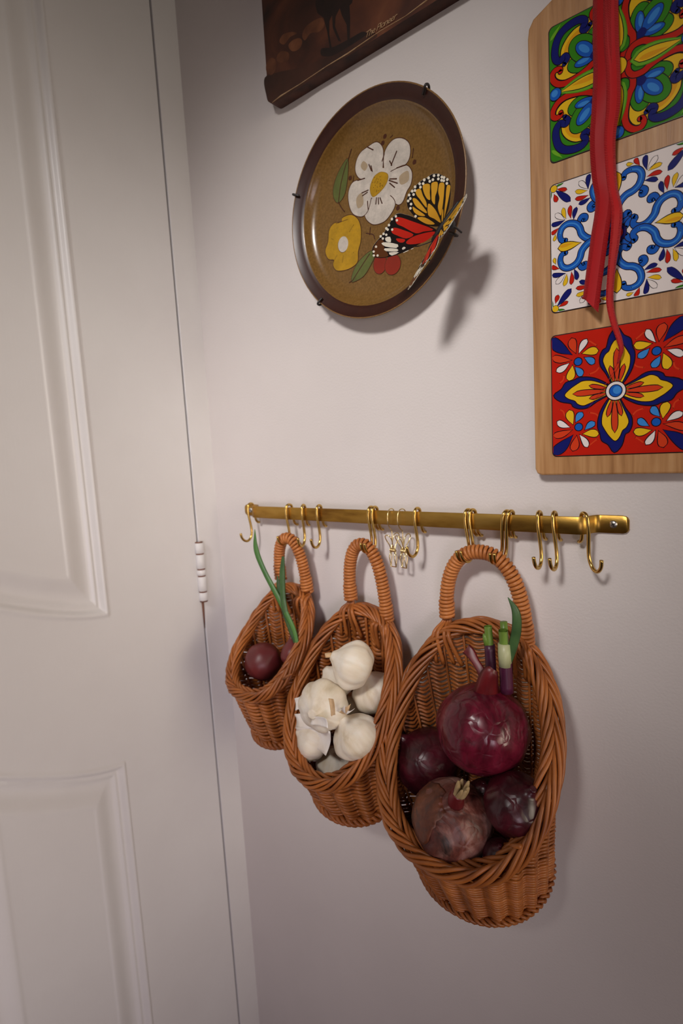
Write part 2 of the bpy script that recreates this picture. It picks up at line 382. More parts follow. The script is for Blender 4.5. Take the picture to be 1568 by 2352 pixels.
# hinge on the gap
HZ = [1.2395, 1.2535, 1.2770, 1.2870, 1.3095, 1.3265]
for i in range(5):
    b = MB(); z0, z1 = HZ[i] + 0.0006, HZ[i + 1] - 0.0006; r = 0.0062
    pr = [(0.001, z0 - (0.002 if i == 0 else 0)), (r * 0.8, z0), (r, z0 + 0.0008), (r, z1 - 0.0008), (r * 0.8, z1), (0.001, z1 + (0.002 if i == 4 else 0))]
    b.lathe(pr, 'door_paint', n=20)
    b.build('hinge_knuckle', door, loc=(0.0035, DY0 + 0.0015, 0))
b = MB(); b.lathe([(0.0005, 1.238), (0.0056, 1.2385), (0.0056, 1.3268), (0.0005, 1.3275)], 'rust', n=16)
b.build('hinge_pin', door, loc=(0.0035, DY0 + 0.0015, 0))
b = MB(); b.tube([(0.0012, DY0 + 0.0009, 1.241), (0.0012, DY0 + 0.0007, 1.222), (0.0008, DY0 + 0.0007, 1.198)], [0.0019, 0.0013, 0.0004], 'rust', n=6); b.build('rust_streak', door)

# ------------------------------------------------------------------ flat print helpers
class Print:
    """layers of printed shapes on a plane; each layer lies a hair above the last"""
    def __init__(s, mb, to3, normal, step=0.00004, both=0.0):
        s.mb = mb; s.to3 = to3; s.n = Vector(normal); s.step = step; s.boxes = []; s.both = both
        s.clip = None
    def layer(s, pts):
        a = (min(p[0] for p in pts), min(p[1] for p in pts), max(p[0] for p in pts), max(p[1] for p in pts)); k = 0
        for q, kq in s.boxes:
            if kq > k and q[0] < a[2] and a[0] < q[2] and q[1] < a[3] and a[1] < q[3]: k = kq
        s.boxes.append((a, k + 1)); return k + 1
    def raw(s, pts, mat, k=None):
        if s.clip:
            c = s.clip; pts = [(min(c, max(-c, p[0])), min(c, max(-c, p[1]))) for p in pts]
        if k is None: k = s.layer(pts)
        P = [s.to3(p[0], p[1]) + s.n * (s.step * k) for p in pts]
        s.mb.poly(P, mat)
        if s.both:
            s.mb.poly([s.to3(p[0], p[1]) - s.n * (s.both + s.step * k) for p in pts], mat)
    def blob(s, pts, mat, sub=5, line=None, lw=0.0):
        q = [(p.x, p.y) for p in catmull([(p[0], p[1], 0) for p in pts], sub, True)]
        if line:
            c = (sum(p[0] for p in q) / len(q), sum(p[1] for p in q) / len(q))
            L = len(q); out = []
            area = sum(q[i][0] * q[(i + 1) % L][1] - q[(i + 1) % L][0] * q[i][1] for i in range(L)); sg = 1 if area > 0 else -1
            for i in range(L):
                dx = q[(i + 1) % L][0] - q[i - 1][0]; dy = q[(i + 1) % L][1] - q[i - 1][1]; d = math.hypot(dx, dy) or 1
                out.append((q[i][0] + sg * dy / d * lw, q[i][1] - sg * dx / d * lw))
            s.raw(out, line)
        s.raw(q, mat)
    def stroke(s, pts, w, mat, sub=6, line=None, lw=0.0):
        q = catmull([(p[0], p[1], 0) for p in pts], sub); L = len(q)
        def strip(extra, mt):
            A = []; B = []
            for i in range(L):
                t = i / (L - 1)
                a = q[max(0, i - 1)]; c = q[min(L - 1, i + 1)]; dx, dy = c.x - a.x, c.y - a.y; d = math.hypot(dx, dy) or 1
                ww = (w(t) if callable(w) else w) / 2 + extra
                A.append((q[i].x - dy / d * ww, q[i].y + dx / d * ww)); B.append((q[i].x + dy / d * ww, q[i].y - dx / d * ww))
            if s.clip:
                c_ = s.clip; A = [(min(c_, max(-c_, p[0])), min(c_, max(-c_, p[1]))) for p in A]; B = [(min(c_, max(-c_, p[0])), min(c_, max(-c_, p[1]))) for p in B]
            kk = s.layer(A + B)
            for sgn in ([1, -1] if s.both else [1]):
                o = s.n * (s.step * kk) if sgn == 1 else -s.n * (s.both + s.step * kk)
                s.mb.add([s.to3(*p) + o for p in A] + [s.to3(*p) + o for p in B], [(i, i + 1, L + i + 1, L + i) for i in range(L - 1)], mt)
            for q_, t_ in ((q[0], 0), (q[-1], 1)):
                r_ = (w(t_) if callable(w) else w) / 2 + extra
                s.raw([(q_.x + r_ * math.cos(2 * PI * i / 10), q_.y + r_ * math.sin(2 * PI * i / 10)) for i in range(10)], mt, kk)
        if line: strip(lw, line)
        strip(0, mat)
    def disc(s, x, y, r, mat, n=24, ry=None, rot=0, line=None, lw=0):
        def pts(e):
            c, sn = math.cos(rot), math.sin(rot); out = []
            for i in range(n):
                a = 2 * PI * i / n; u = (r + e) * math.cos(a); v = ((ry or r) + e) * math.sin(a)
                out.append((x + u * c - v * sn, y + u * sn + v * c))
            return out
        if line: s.raw(pts(lw), line)
        s.raw(pts(0), mat)
    def drop(s, tip, end, wid, mat, line=None, lw=0.0, bend=0.0, n=9):
        tx, ty = tip; ex, ey = end; dx, dy = ex - tx, ey - ty; L = math.hypot(dx, dy); nx, ny_ = -dy / L, dx / L
        def pts(e):
            A = []; B = []; rr = wid / 2
            for i in range(n + 1):
                t = i / n
                if t < 0.68: hw = rr * math.sin(t / 0.68 * PI / 2) ** 1.15
                else: hw = rr * math.sqrt(max(0, 1 - ((t - 0.68) / 0.32) ** 2))
                hw += e * (0.4 + 0.6 * min(1, t * 3)) if 0 < t < 1 else 0
                off = bend * L * math.sin(t * PI)
                tt = t + (e / L if t == 1 else (-e * 1.5 / L if t == 0 else 0))
                px, py = tx + dx * tt + nx * off, ty + dy * tt + ny_ * off
                A.append((px + nx * hw, py + ny_ * hw)); B.append((px - nx * hw, py - ny_ * hw))
            return A + B[::-1][1:-1] if True else A
        if line: s.raw(pts(lw), line)
        s.raw(pts(0), mat)

# ------------------------------------------------------------------ picture
TP = 0.015
c0 = at(617, 243, -TP)
PX0, PZ0 = c0.x, c0.z
PW, PH = 0.325, 0.36
pic = thing('canvas_picture', 'dark brown unframed canvas picture with a horse, hanging above the brown plate', 'picture', (PX0, 0, PZ0))
b = MB()
bm = bmesh.new(); bmesh.ops.create_cube(bm, size=1)
for v_ in bm.verts: v_.co = Vector((PW / 2 + v_.co.x * PW, -TP / 2 + v_.co.y * TP, PH / 2 + v_.co.z * PH))
ed = [e for e in bm.edges if abs(e.verts[0].co.y - e.verts[1].co.y) > 0.005]
bmesh.ops.bevel(bm, geom=ed, offset=0.008, segments=4, profile=0.5, affect='EDGES')
bm.verts.index_update(); bm.faces.ensure_lookup_table()
b.v = [tuple(v_.co) for v_ in bm.verts]
for f_ in bm.faces:
    b.f.append(tuple(v_.index for v_ in f_.verts)); b.m.append(b.mi('paint_ground' if f_.normal.y < -0.9 else 'canvas_side'))
bm.free()
b.build('canvas', pic, smooth=False)
def pl(px, py):
    p = at(px, py, -TP); return (p.x - PX0, p.z - PZ0)
b = MB()
pr = Print(b, lambda u, v: Vector((u, -TP, v)), (0, -1, 0), 0.00003)
c8 = lambda L: [pl(560 + x / 3.136, y / 3.136) for x, y in L]
pr.blob(c8([(150, 560), (250, 520), (420, 480), (620, 400), (800, 300), (900, 230), (960, 260), (860, 330), (700, 430), (500, 560), (300, 700), (190, 740), (160, 680)]), 'paint_shade')
for L in ([(320, 330), (350, 290), (400, 275), (420, 300), (400, 350), (350, 370)], [(240, 400), (270, 370), (320, 380), (320, 430), (270, 450), (240, 440)],
          [(160, 470), (190, 420), (225, 430), (230, 490), (200, 540), (165, 520)], [(420, 260), (440, 200), (500, 150), (560, 130), (580, 180), (540, 230), (480, 240), (440, 290)],
          [(255, 300), (280, 250), (340, 230), (380, 240), (330, 270), (290, 320)]):
    pr.blob(c8(L), 'paint_rock')
for L in ([(520, -140), (800, -140), (780, 20), (760, 40), (765, 130), (762, 290), (745, 290), (740, 180), (705, 110), (690, 60), (660, 120), (655, 190), (700, 300), (680, 295), (640, 200), (635, 110), (615, 150), (615, 250), (632, 345), (618, 345), (600, 230), (575, 130), (530, 95), (515, 40)],):
    pr.raw(c8(L), 'paint_dark')
pr.blob(c8([(500, -60), (520, -190), (600, -260), (740, -330), (860, -400), (900, -330), (860, -220), (810, -110), (700, -40), (580, -10)]), 'paint_dark')
pr.blob(c8([(790, -260), (850, -430), (930, -560), (1010, -600), (1060, -540), (1030, -510), (980, -490), (940, -400), (890, -270)]), 'paint_dark')
pr.blob(c8([(560, 350), (640, 340), (760, 280), (850, 230), (880, 250), (780, 320), (640, 400), (560, 400)]), 'paint_dark')
b.build('painted_scene', pic, smooth=False)
b = MB(); p0 = 0.004
cr = [(0.006, 0.001), (0.02, 0.0022), (0.05, 0.002), (0.09, 0.003), (0.12, 0.0022), (0.16, 0.004), (0.19, 0.003), (0.215, 0.005), (0.225, 0.0035), (0.26, 0.0042), (0.295, 0.003), (0.318, 0.002)]
b.tube([(x, -TP - 0.0001, z) for x, z in cr], [0.0004 + 0.0004 * (i % 3 == 1) for i in range(len(cr))], 'canvas_crack', n=6); b.build('worn_edge', pic)
# handwritten title
fc = bpy.data.curves.new('title_lettering', 'FONT'); fc.body = 'The Pioneer'; fc.size = 0.0095; fc.shear = 0.45; fc.space_character = 0.85
fo = bpy.data.objects.new('title_lettering', fc); COL.objects.link(fo)
dg = bpy.context.evaluated_depsgraph_get(); tm = bpy.data.meshes.new_from_object(fo.evaluated_get(dg)); bpy.data.objects.remove(fo)
to = bpy.data.objects.new('title_lettering', tm); COL.objects.link(to); tm.materials.clear(); tm.materials.append(MATS['canvas_crack'])
tx = pl(838, 90); to.parent = pic; to.location = (tx[0], -TP - 0.0009, tx[1]); to.rotation_euler = (PI / 2, 0, 0); to.scale = (0.95, 0.8, 1)

# ------------------------------------------------------------------ plate
PLC = Vector((0.3232, 0, 1.6941)); PR = 0.1095
plate = thing('dinner_plate', 'brown stoneware plate with painted white and yellow flowers hanging on the wall', 'plate', (PLC.x, 0, PLC.z))
# profile: radius, distance from wall
pf = [(0.0, 0.0100), (0.050, 0.0100), (0.078, 0.0102), (0.086, 0.0112), (0.0915, 0.0145), (0.0945, 0.0185), (0.0962, 0.0202), (0.1000, 0.0212), (0.1072, 0.0236), (0.1086, 0.0246), (0.1095, 0.0250), (0.1100, 0.0242), (0.1092, 0.0228), (0.098, 0.0178), (0.090, 0.011), (0.078, 0.0062), (0.066, 0.0055), (0.065, 0.0035), (0.061, 0.0035), (0.060, 0.0055), (0.0, 0.006)]
mats = ['plate_glaze'] * 6 + ['plate_band'] * 3 + ['plate_edge'] * 3 + ['plate_glaze'] * 8
b = MB(); b.lathe(pf, 'plate_glaze', n=96, mats=mats, fn=lambda p, a, t: (p[0], -p[2], p[1]))
def p5(x, y, Y=-0.0100):
    p = at(640 + x / 3.136, 150 + y / 3.136, Y); return (p.x - PLC.x, p.z - PLC.z)
pr = Print(b, lambda u, v: Vector((u, -0.0100 - 0.0002 * max(0, (math.hypot(u, v) - .05) / .028), v)), (0, -1, 0), 0.00003)
c5 = lambda L: [p5(*q) for q in L]
petals = [[(740, 770), (752, 640), (740, 580), (700, 555), (640, 590), (590, 630), (560, 690), (553, 760), (580, 812), (640, 820), (690, 805)],
          [(765, 760), (758, 660), (780, 590), (830, 535), (890, 528), (935, 560), (947, 620), (930, 690), (880, 740), (820, 780)],
          [(780, 800), (850, 745), (920, 722), (958, 770), (952, 850), (920, 910), (890, 985), (850, 1000), (790, 930)],
          [(715, 930), (800, 940), (838, 1000), (800, 1080), (750, 1130), (680, 1145), (630, 1105), (622, 1050), (655, 980)],
          [(680, 880), (660, 980), (640, 1050), (600, 1088), (540, 1072), (510, 1010), (503, 920), (530, 850), (580, 828), (650, 830)]]
for L in petals: pr.blob(c5(L), 'plate_white', line='plate_line', lw=0.0008)
pr.blob(c5([(600, 800), (700, 740), (800, 760), (840, 860), (780, 960), (680, 960), (620, 900)]), 'plate_white')
for L in ([(590, 730), (610, 690), (640, 720), (620, 760)], [(870, 800), (930, 760), (935, 830), (880, 860)], [(560, 960), (600, 920), (610, 1000), (570, 1030)]):
    pr.blob(c5(L), 'plate_shade')
pr.blob(c5([(745, 772), (785, 790), (775, 850), (730, 910), (680, 945), (660, 890), (680, 820), (710, 785)]), 'plate_yellow', line='plate_gold', lw=0.0006)
for q in range(26):
    a = rnd.uniform(0, 2 * PI); r_ = math.sqrt(rnd.random()); pr.disc(*p5(720 + 45 * r_ * math.cos(a), 855 + 65 * r_ * math.sin(a)), 0.00045, 'plate_line', 6)
for L in ([(650, 715), (668, 760)], [(665, 725), (675, 765)], [(795, 830), (855, 850)], [(800, 820), (850, 818)], [(800, 850), (835, 880)], [(600, 920), (645, 900)], [(605, 940), (640, 915)], [(705, 955), (700, 1000)], [(730, 955), (745, 995)], [(718, 955), (720, 1000)],
          [(850, 620), (810, 720)], [(800, 690), (815, 720)], [(850, 740), (915, 718)], [(570, 830), (620, 815)], [(760, 640), (745, 690)], [(640, 980), (645, 1040)], [(640, 590), (680, 610)]):
    pr.stroke(c5(L), 0.0012, 'plate_line', sub=1)
pr.blob(c5([(460, 1100), (520, 1078), (570, 1110), (592, 1180), (590, 1270), (572, 1340), (565, 1420), (500, 1468), (420, 1478), (393, 1435), (400, 1402), (360, 1395), (338, 1340), (358, 1270), (365, 1190), (400, 1140), (450, 1130)]), 'plate_yellow', line='plate_line', lw=0.0007)
for L in ([(460, 1130), (462, 1180)], [(520, 1180), (500, 1230)], [(440, 1330), (405, 1400)], [(500, 1320), (540, 1350)], [(540, 1150), (510, 1200)], [(380, 1250), (430, 1270)], [(470, 1350), (460, 1420)]):
    pr.stroke(c5(L), 0.0012, 'plate_gold', sub=1)
pr.disc(*p5(465, 1290), 0.0072, 'plate_white', ry=0.0082, line='plate_line', lw=0.0005)
pr.blob(c5([(498, 675), (500, 760), (490, 860), (470, 940), (430, 990), (400, 960), (395, 890), (420, 800), (460, 720)]), 'plate_green', line='plate_line', lw=0.0006)
pr.blob(c5([(665, 1338), (692, 1365), (662, 1440), (610, 1520), (540, 1560), (525, 1545), (545, 1470), (590, 1400)]), 'plate_green', line='plate_line', lw=0.0006)
for L in ([(525, 605), (505, 670), (500, 690)], [(430, 985), (455, 1030), (475, 1055)], [(490, 700), (450, 850), (432, 985)], [(655, 1360), (590, 1460), (535, 1550)], [(535, 1550), (510, 1565)], [(630, 1210), (680, 1220), (690, 1250)], [(660, 1170), (655, 1220)], [(540, 800), (535, 840)], [(970, 600), (962, 665)], [(820, 505), (805, 520)]):
    pr.stroke(c5(L), 0.0011, 'plate_line', sub=3)
pr.disc(*p5(730, 1432), 0.0083, 'plate_red', ry=0.0098, line='plate_line', lw=0.0005)
pr.disc(*p5(822, 1437), 0.0098, 'plate_red', ry=0.0098, line='plate_line', lw=0.0005)
for q in ((765, 512), (977, 697), (858, 1028), (515, 812), (750, 560)): pr.disc(*p5(*q), 0.0023, 'plate_line', 12)
b.build('plate_body', plate)
hang = thing('plate_hanger', 'black wire hanger gripping the rim of the brown flower plate', 'hanger', (PLC.x, 0, PLC.z))
b = MB()
b.tube([(0.045 * math.cos(a), -0.0022, 0.045 * math.sin(a)) for a in [2 * PI * i / 40 for i in range(40)]], 0.0010, 'black_wire', n=6, closed=True); b.build('ring', hang)
for px, py in ((975, 209), (683, 449), (736, 692), (1036, 536)):
    p = at(px, py, -0.0245); a = math.atan2(p.z - PLC.z, p.x - PLC.x)
    b = MB(); path = [(0.045, 0.0022), (0.075, 0.0024), (0.100, 0.0105), (0.1105, 0.0205), (0.1122, 0.0245), (0.1108, 0.0272), (0.107, 0.0262), (0.1035, 0.0246)]
    P = catmull([(r_ * math.cos(a), -d, r_ * math.sin(a)) for r_, d in path], 5)
    b.tube(P, 0.0012, 'black_wire', n=7); b.build('clip', hang)

# ------------------------------------------------------------------ butterfly
BY = -0.050
BA, BB = at(1048, 471, BY), at(999, 546, BY)
ax = (BA - BB).normalized(); nn = Vector((0, -1, 0)); ss = ax.cross(nn).normalized()
BC = (BA + BB) / 2
bfly = thing('paper_butterfly', 'yellow and red paper butterfly perched over the edge of the brown plate', 'butterfly', BC)
AL = math.radians(49)
vL = -ss * math.cos(AL) + nn * math.sin(AL)
vR = ss * math.cos(AL) + nn * math.sin(AL)
nL = ax.cross(vL).normalized()
if nL.dot(CAM - BC) < 0: nL = -nL
nR = (nL - ss * 2 * nL.dot(ss))
def wing(px, py):
    d = Vector((px - 784, py - 1176, FPX)); w = Vector((d.dot(AX), d.dot(AY), d.dot(AZ)))
    t = (BC - CAM).dot(nL) / w.dot(nL); p = CAM + w * t - BC
    return (p.dot(ax), p.dot(vL))
cw = lambda L: [wing(840 + x / 5.6, 380 + y / 5.6) for x, y in L]
HIND = [(960, 770), (1000, 700), (1060, 560), (1088, 380), (1088, 250), (1062, 180), (1020, 150), (960, 115), (900, 104), (840, 115), (780, 160), (720, 190), (670, 230), (620, 290), (570, 340), (535, 400), (525, 470), (540, 540), (570, 590), (610, 640), (660, 690), (740, 750), (820, 775), (900, 785)]
FORE = [(900, 820), (780, 760), (600, 660), (500, 630), (430, 615), (370, 640), (330, 700), (290, 770), (230, 870), (170, 940), (120, 1000), (85, 1060), (85, 1130), (110, 1178), (180, 1192), (280, 1182), (400, 1150), (500, 1110), (620, 1050), (740, 980), (830, 920), (885, 890)]
YC = [[(1085, 260), (1076, 350), (1050, 480), (1020, 620), (1005, 680), (1010, 560), (1025, 430), (1030, 330), (1045, 255)],
      [(950, 225), (1005, 230), (1005, 330), (990, 480), (965, 640), (935, 590), (925, 520), (945, 420), (930, 350), (932, 290)],
      [(850, 220), (920, 215), (915, 320), (890, 400), (885, 500), (845, 450), (842, 350), (838, 270)],
      [(735, 250), (818, 240), (820, 350), (825, 440), (780, 420), (738, 330)], [(640, 320), (700, 300), (730, 380), (775, 470), (780, 540), (740, 500), (690, 430), (650, 380)],
      [(605, 420), (650, 430), (720, 510), (780, 590), (772, 612), (700, 570), (640, 520), (602, 450)], [(600, 530), (650, 560), (762, 642), (690, 645), (620, 600)],
      [(800, 490), (870, 540), (920, 620), (962, 735), (880, 685), (800, 635)], [(660, 672), (760, 668), (885, 748), (800, 757), (720, 722)], [(985, 560), (995, 600), (990, 690), (975, 730), (972, 650)]]
RC = [[(380, 690), (430, 665), (600, 720), (865, 822), (740, 850), (640, 872), (480, 790), (400, 752)], [(330, 830), (370, 800), (480, 830), (612, 888), (520, 940), (400, 900), (340, 870)],
      [(885, 850), (860, 900), (760, 980), (640, 1010), (540, 1012), (520, 980), (600, 920), (740, 872)], [(390, 940), (500, 950), (480, 990), (420, 985)]]
WC = [[(250, 930), (312, 918), (320, 988), (260, 975)], [(200, 1000), (262, 988), (410, 1015), (390, 1062), (250, 1042)], [(242, 1066), (400, 1072), (400, 1106), (258, 1102)], [(295, 1120), (425, 1115), (335, 1160)], [(465, 1065), (490, 1045), (512, 1062), (475, 1085)], [(480, 1120), (540, 1090), (545, 1098), (490, 1122)], [(580, 1075), (612, 1062), (610, 1068), (582, 1082)]]
BCELL = [[(125, 1010), (180, 950), (235, 985), (235, 1060), (290, 1160), (190, 1182), (115, 1165), (95, 1080)]]
DOTS_H = [(750, 185), (805, 160), (875, 130), (930, 125), (860, 182), (820, 202), (930, 172), (972, 190), (1000, 195), (1040, 230), (1045, 180), (975, 148), (690, 235), (735, 232), (632, 275), (630, 320), (700, 278), (595, 330), (555, 380), (612, 372), (570, 425), (543, 455), (580, 495), (572, 550), (638, 652), (1003, 155)]
DOTS_F = [(385, 655), (335, 690), (297, 768), (262, 810), (280, 825), (228, 880), (262, 892), (218, 940), (190, 912), (100, 1108), (102, 1158), (338, 825), (398, 705), (150, 1158), (130, 1045)]
for side, vv, nrm in ((0, vL, nL), (1, vR, nR)):
    for nm, outl in (('hind_wing', HIND), ('fore_wing', FORE)):
        b = MB(); to3 = lambda u, v, vv=vv: ax * u + vv * v
        th = 0.0003
        q = [(p.x, p.y) for p in catmull([(p[0], p[1], 0) for p in cw(outl)], 3, True)]
        lift = 0.0004 if nm == 'hind_wing' else 0.0
        base = lambda u, v, vv=vv, nrm=nrm, lift=lift: ax * u + vv * v + nrm * lift
        top = [base(*p) for p in q]; bot = [p - nrm * th for p in top]; L = len(q)
        b.poly(top, 'wing_black'); b.poly(bot, 'wing_black')
        b.add(top + bot, [(i, (i + 1) % L, L + (i + 1) % L, L + i) for i in range(L)], 'wing_white')
        pr = Print(b, base, nrm, 0.00002, both=th)
        if nm == 'hind_wing':
            for L_ in YC: pr.blob(cw(L_), 'wing_yellow', sub=3)
            for x, y in DOTS_H: pr.disc(*cw([(x, y)])[0], 0.00115, 'wing_white', 8)
        else:
            for L_ in BCELL: pr.blob(cw(L_), 'wing_brown', sub=3)
            for L_ in RC: pr.blob(cw(L_), 'wing_red', sub=3)
            for L_ in WC: pr.blob(cw(L_), 'wing_white', sub=2)
            for x, y in DOTS_F: pr.disc(*cw([(x, y)])[0], 0.0011, 'wing_white', 8)
        b.build(nm, bfly, smooth=False)
b = MB(); h = (BA - BB).length / 2
b.tube([ax * t * h * 1.25 for t in (1, 0.9, 0.6, 0.2, -0.2, -0.6, -0.95, -1.05)], [0.0006, 0.0014, 0.0020, 0.0026, 0.0032, 0.0030, 0.0022, 0.0008], 'body_black', n=10); b.build('body', bfly)
for sg in (-1, 1):
    b = MB(); hd = -ax * h * 1.2
    P = catmull([hd, hd - ax * 0.006 + ss * sg * 0.003 + nn * 0.004, hd - ax * 0.012 + ss * sg * 0.008 + nn * 0.006, hd - ax * 0.013 + ss * sg * 0.013 + nn * 0.006], 5)
    b.tube(P, [0.00045] * (len(P) - 2) + [0.0008, 0.0006], 'body_black', n=6); b.build('antenna', bfly)
b = MB(); b.lathe([(0.0, 0), (0.004, 0), (0.004, -0.008), (0.0, -0.008)], 'body_black', n=16, fn=lambda p, a, t: (p[0], p[2] * -1 + 0.0, p[1]))
b.build('magnet', bfly, loc=(0, 0.0028, 0))
b = MB(); b.tube([(0, 0.0105, 0), (0.002, 0.016, -0.002), (0.004, 0.022, -0.005)], 0.0009, 'black_wire', n=6); b.build('pin', bfly)

# ------------------------------------------------------------------ tile board
BF = -0.0135                                    # face of the board
BX0, BX1, BZ0 = 0.4862, 0.6238, 1.4149
board = thing('tile_board', 'oak board inlaid with three patterned tiles hanging at the upper right', 'tile board', ((BX0 + BX1) / 2, 0, BZ0))
bo = Vector(((BX0 + BX1) / 2, 0, BZ0)); hw = (BX1 - BX0) / 2
half = [(0.0, 0.0)]
r = 0.006
outline = [(-hw + r, 0), (-hw + r * 0.3, r * 0.3), (-hw, r)]
ze = at(1210, 78, BF).z - BZ0
outline += [(-hw, ze - 0.004), (-hw + 0.001, ze + 0.003), (-hw + 0.005, ze + 0.009), (-hw + 0.021, ze + 0.0165), (-hw + 0.035, ze + 0.025), (-0.026, ze + 0.045), (-0.022, ze + 0.08), (-0.018, ze + 0.095), (-0.008, ze + 0.102)]
full = outline + [(-x, z) for x, z in outline[::-1]]
b = MB(); L = len(full)
def ring(inset, y): 
    out = []
    for i in range(L):
        p0, p1, p2 = full[i - 1], full[i], full[(i + 1) % L]
        dx, dy = p2[0] - p0[0], p2[1] - p0[1]; d = math.hypot(dx, dy) or 1
        out.append((p1[0] + dy / d * inset, y, p1[1] - dx / d * inset))
    return out
rings = [ring(0.0, -0.0005), ring(0, BF + 0.0015), ring(0.0006, BF + 0.0004), ring(0.0016, BF)]
vs = [p for rg in rings for p in rg]
b.add(vs, [(j * L + i, j * L + (i + 1) % L, (j + 1) * L + (i + 1) % L, (j + 1) * L + i) for j in range(3) for i in range(L)], 'oak')
b.poly(rings[3], 'oak'); b.poly(rings[0], 'oak')
b.build('board', board, smooth=False, normals=True)
TH = 0.0524; TCX = 0.5545; TPROUD = 0.0006
TZ = [1.7279, 1.6066, 1.4835]
def tile_base(mat):
    b = MB(); rc = 0.004; pts = []
    for cx_, cz_, a0 in ((TH - rc, TH - rc, 0), (-TH + rc, TH - rc, 90), (-TH + rc, -TH + rc, 180), (TH - rc, -TH + rc, 270)):
        for k in range(6):
            a = math.radians(a0 + 18 * k); pts.append((cx_ + rc * math.cos(a), cz_ + rc * math.sin(a)))
    L = len(pts)
    e = 1 + 0.0007 / TH
    def rg(s_, y): return [(x * s_, y, z * s_) for x, z in pts]
    b.add(rg(1, 0.003) + rg(1, -TPROUD + 0.0002) + rg(1 - 0.0003 / TH, -TPROUD), [(j * L + i, j * L + (i + 1) % L, (j + 1) * L + (i + 1) % L, (j + 1) * L + i) for j in range(2) for i in range(L)], 'tile_line')
    b.poly(rg(1 - 0.0003 / TH, -TPROUD), 'tile_line')
    pr = Print(b, lambda u, v: Vector((u * TH, -TPROUD, v * TH)), (0, -1, 0), 0.000012)
    b2 = [(x / TH * 0.984, z / TH * 0.984) for x, z in pts]
    pr.raw(b2, mat); pr.clip = 0.978
    return b, pr
def conv(zc, ox, oy, cxp, s=4.0412):
    def f(L):
        out = []
        for x, y in L:
            p = at(ox + x / s, oy + y / s, BF - TPROUD); out.append(((p.x - cxp) / TH * 0.985, (p.z - zc) / TH * 0.985))
        return out
    return f
def mirrors(pr, draw):
    for su in (1, -1):
        for sv in (1, -1): draw(lambda L, su=su, sv=sv: [(u * su, v * sv) for u, v in L])
LW = 0.017
# green tile
b1, pr = tile_base('glaze_green')
c6 = conv(TZ[0], 1180, 0, 0.5597)
def q_abs(L): return [(abs(u), abs(v)) for u, v in L]
sc_red = [(1004, 742), (1018, 705), (1060, 678), (1112, 672), (1150, 700), (1152, 780), (1122, 850), (1092, 950), (1076, 1080), (1100, 1160), (1160, 1192), (1222, 1178), (1258, 1128), (1248, 1085), (1220, 1092)]
lobes = [((1215, 860), 0.16, 0.075), ((1340, 765), 0.17, 0.105), ((1372, 640), 0.16, 0.075)]
R0 = [(u, -v) for u, v in c6(sc_red)]
T0 = [(v, u) for u, v in R0]
teard = [(u, -v) for u, v in c6([(1000, 1110), (1016, 812)])]
def oval(cx_, cz_, a, hl, hw_, n=14):
    return [(cx_ + hl * math.cos(t) * math.cos(a) - hw_ * math.sin(t) * math.sin(a), cz_ + hl * math.cos(t) * math.sin(a) + hw_ * math.sin(t) * math.cos(a)) for t in [2 * PI * i / n for i in range(n)]]
FLW = ((0.29, 0.47, PI / 2, 0.135, 0.058), (0.47, 0.29, 0.0, 0.135, 0.058), (0.455, 0.455, PI / 4, 0.165, 0.088))
def green(mm):
    pr.blob(mm([(0.22, 0.42), (0.17, 0.58), (0.16, 0.76), (0.24, 0.88), (0.36, 0.88), (0.45, 0.82), (0.60, 0.80), (0.72, 0.72), (0.80, 0.60), (0.82, 0.45), (0.88, 0.36), (0.88, 0.24), (0.76, 0.16), (0.58, 0.17), (0.42, 0.22)]), 'glaze_yellow', line='glaze_line', lw=LW)
    pr.blob(mm([(0.30, 0.76), (0.40, 0.72), (0.56, 0.70), (0.68, 0.58), (0.72, 0.40), (0.78, 0.30), (0.80, 0.40), (0.74, 0.62), (0.62, 0.74), (0.40, 0.80)]), 'glaze_gold')
    for cx_, cz_, a, hl, hw_ in FLW: pr.blob(mm(oval(cx_ + .02, cz_ + .02, a, hl + 0.085, hw_ + 0.085)), 'glaze_green', sub=2, line='glaze_line', lw=LW * 0.7)
    pr.blob(mm(oval(0.38, 0.38, PI / 4, 0.20, 0.13)), 'glaze_green', sub=2)
    for cx_, cz_, a, hl, hw_ in FLW:
        pr.blob(mm(oval(cx_, cz_, a, hl, hw_)), 'glaze_blue', sub=2, line='glaze_line', lw=LW * 0.6)
        pr.blob(mm(oval(cx_ + .012, cz_ + .012, a, hl * 0.62, hw_ * 0.5)), 'glaze_sky', sub=2)
    pr.blob(mm([(0.20, 0.20), (0.30, 0.22), (0.38, 0.30), (0.36, 0.36), (0.30, 0.38), (0.22, 0.30)]), 'glaze_navy')
    pr.stroke(mm([(0.38, 0.76), (0.44, 0.71), (0.49, 0.75), (0.45, 0.83), (0.51, 0.89), (0.63, 0.90), (0.77, 0.86), (0.86, 0.77), (0.90, 0.63), (0.89, 0.51), (0.83, 0.45), (0.75, 0.49), (0.71, 0.44), (0.76, 0.38)]), lambda t: 0.055 + 0.05 * math.sin(PI * t), 'glaze_navy', line='glaze_line', lw=LW * 0.6)
    for Q in (R0, T0):
        pr.stroke(mm(Q), lambda t: 0.062 + 0.02 * math.sin(PI * t), 'glaze_red', line='glaze_line', lw=LW * 0.7, sub=4)
mirrors(pr, green)
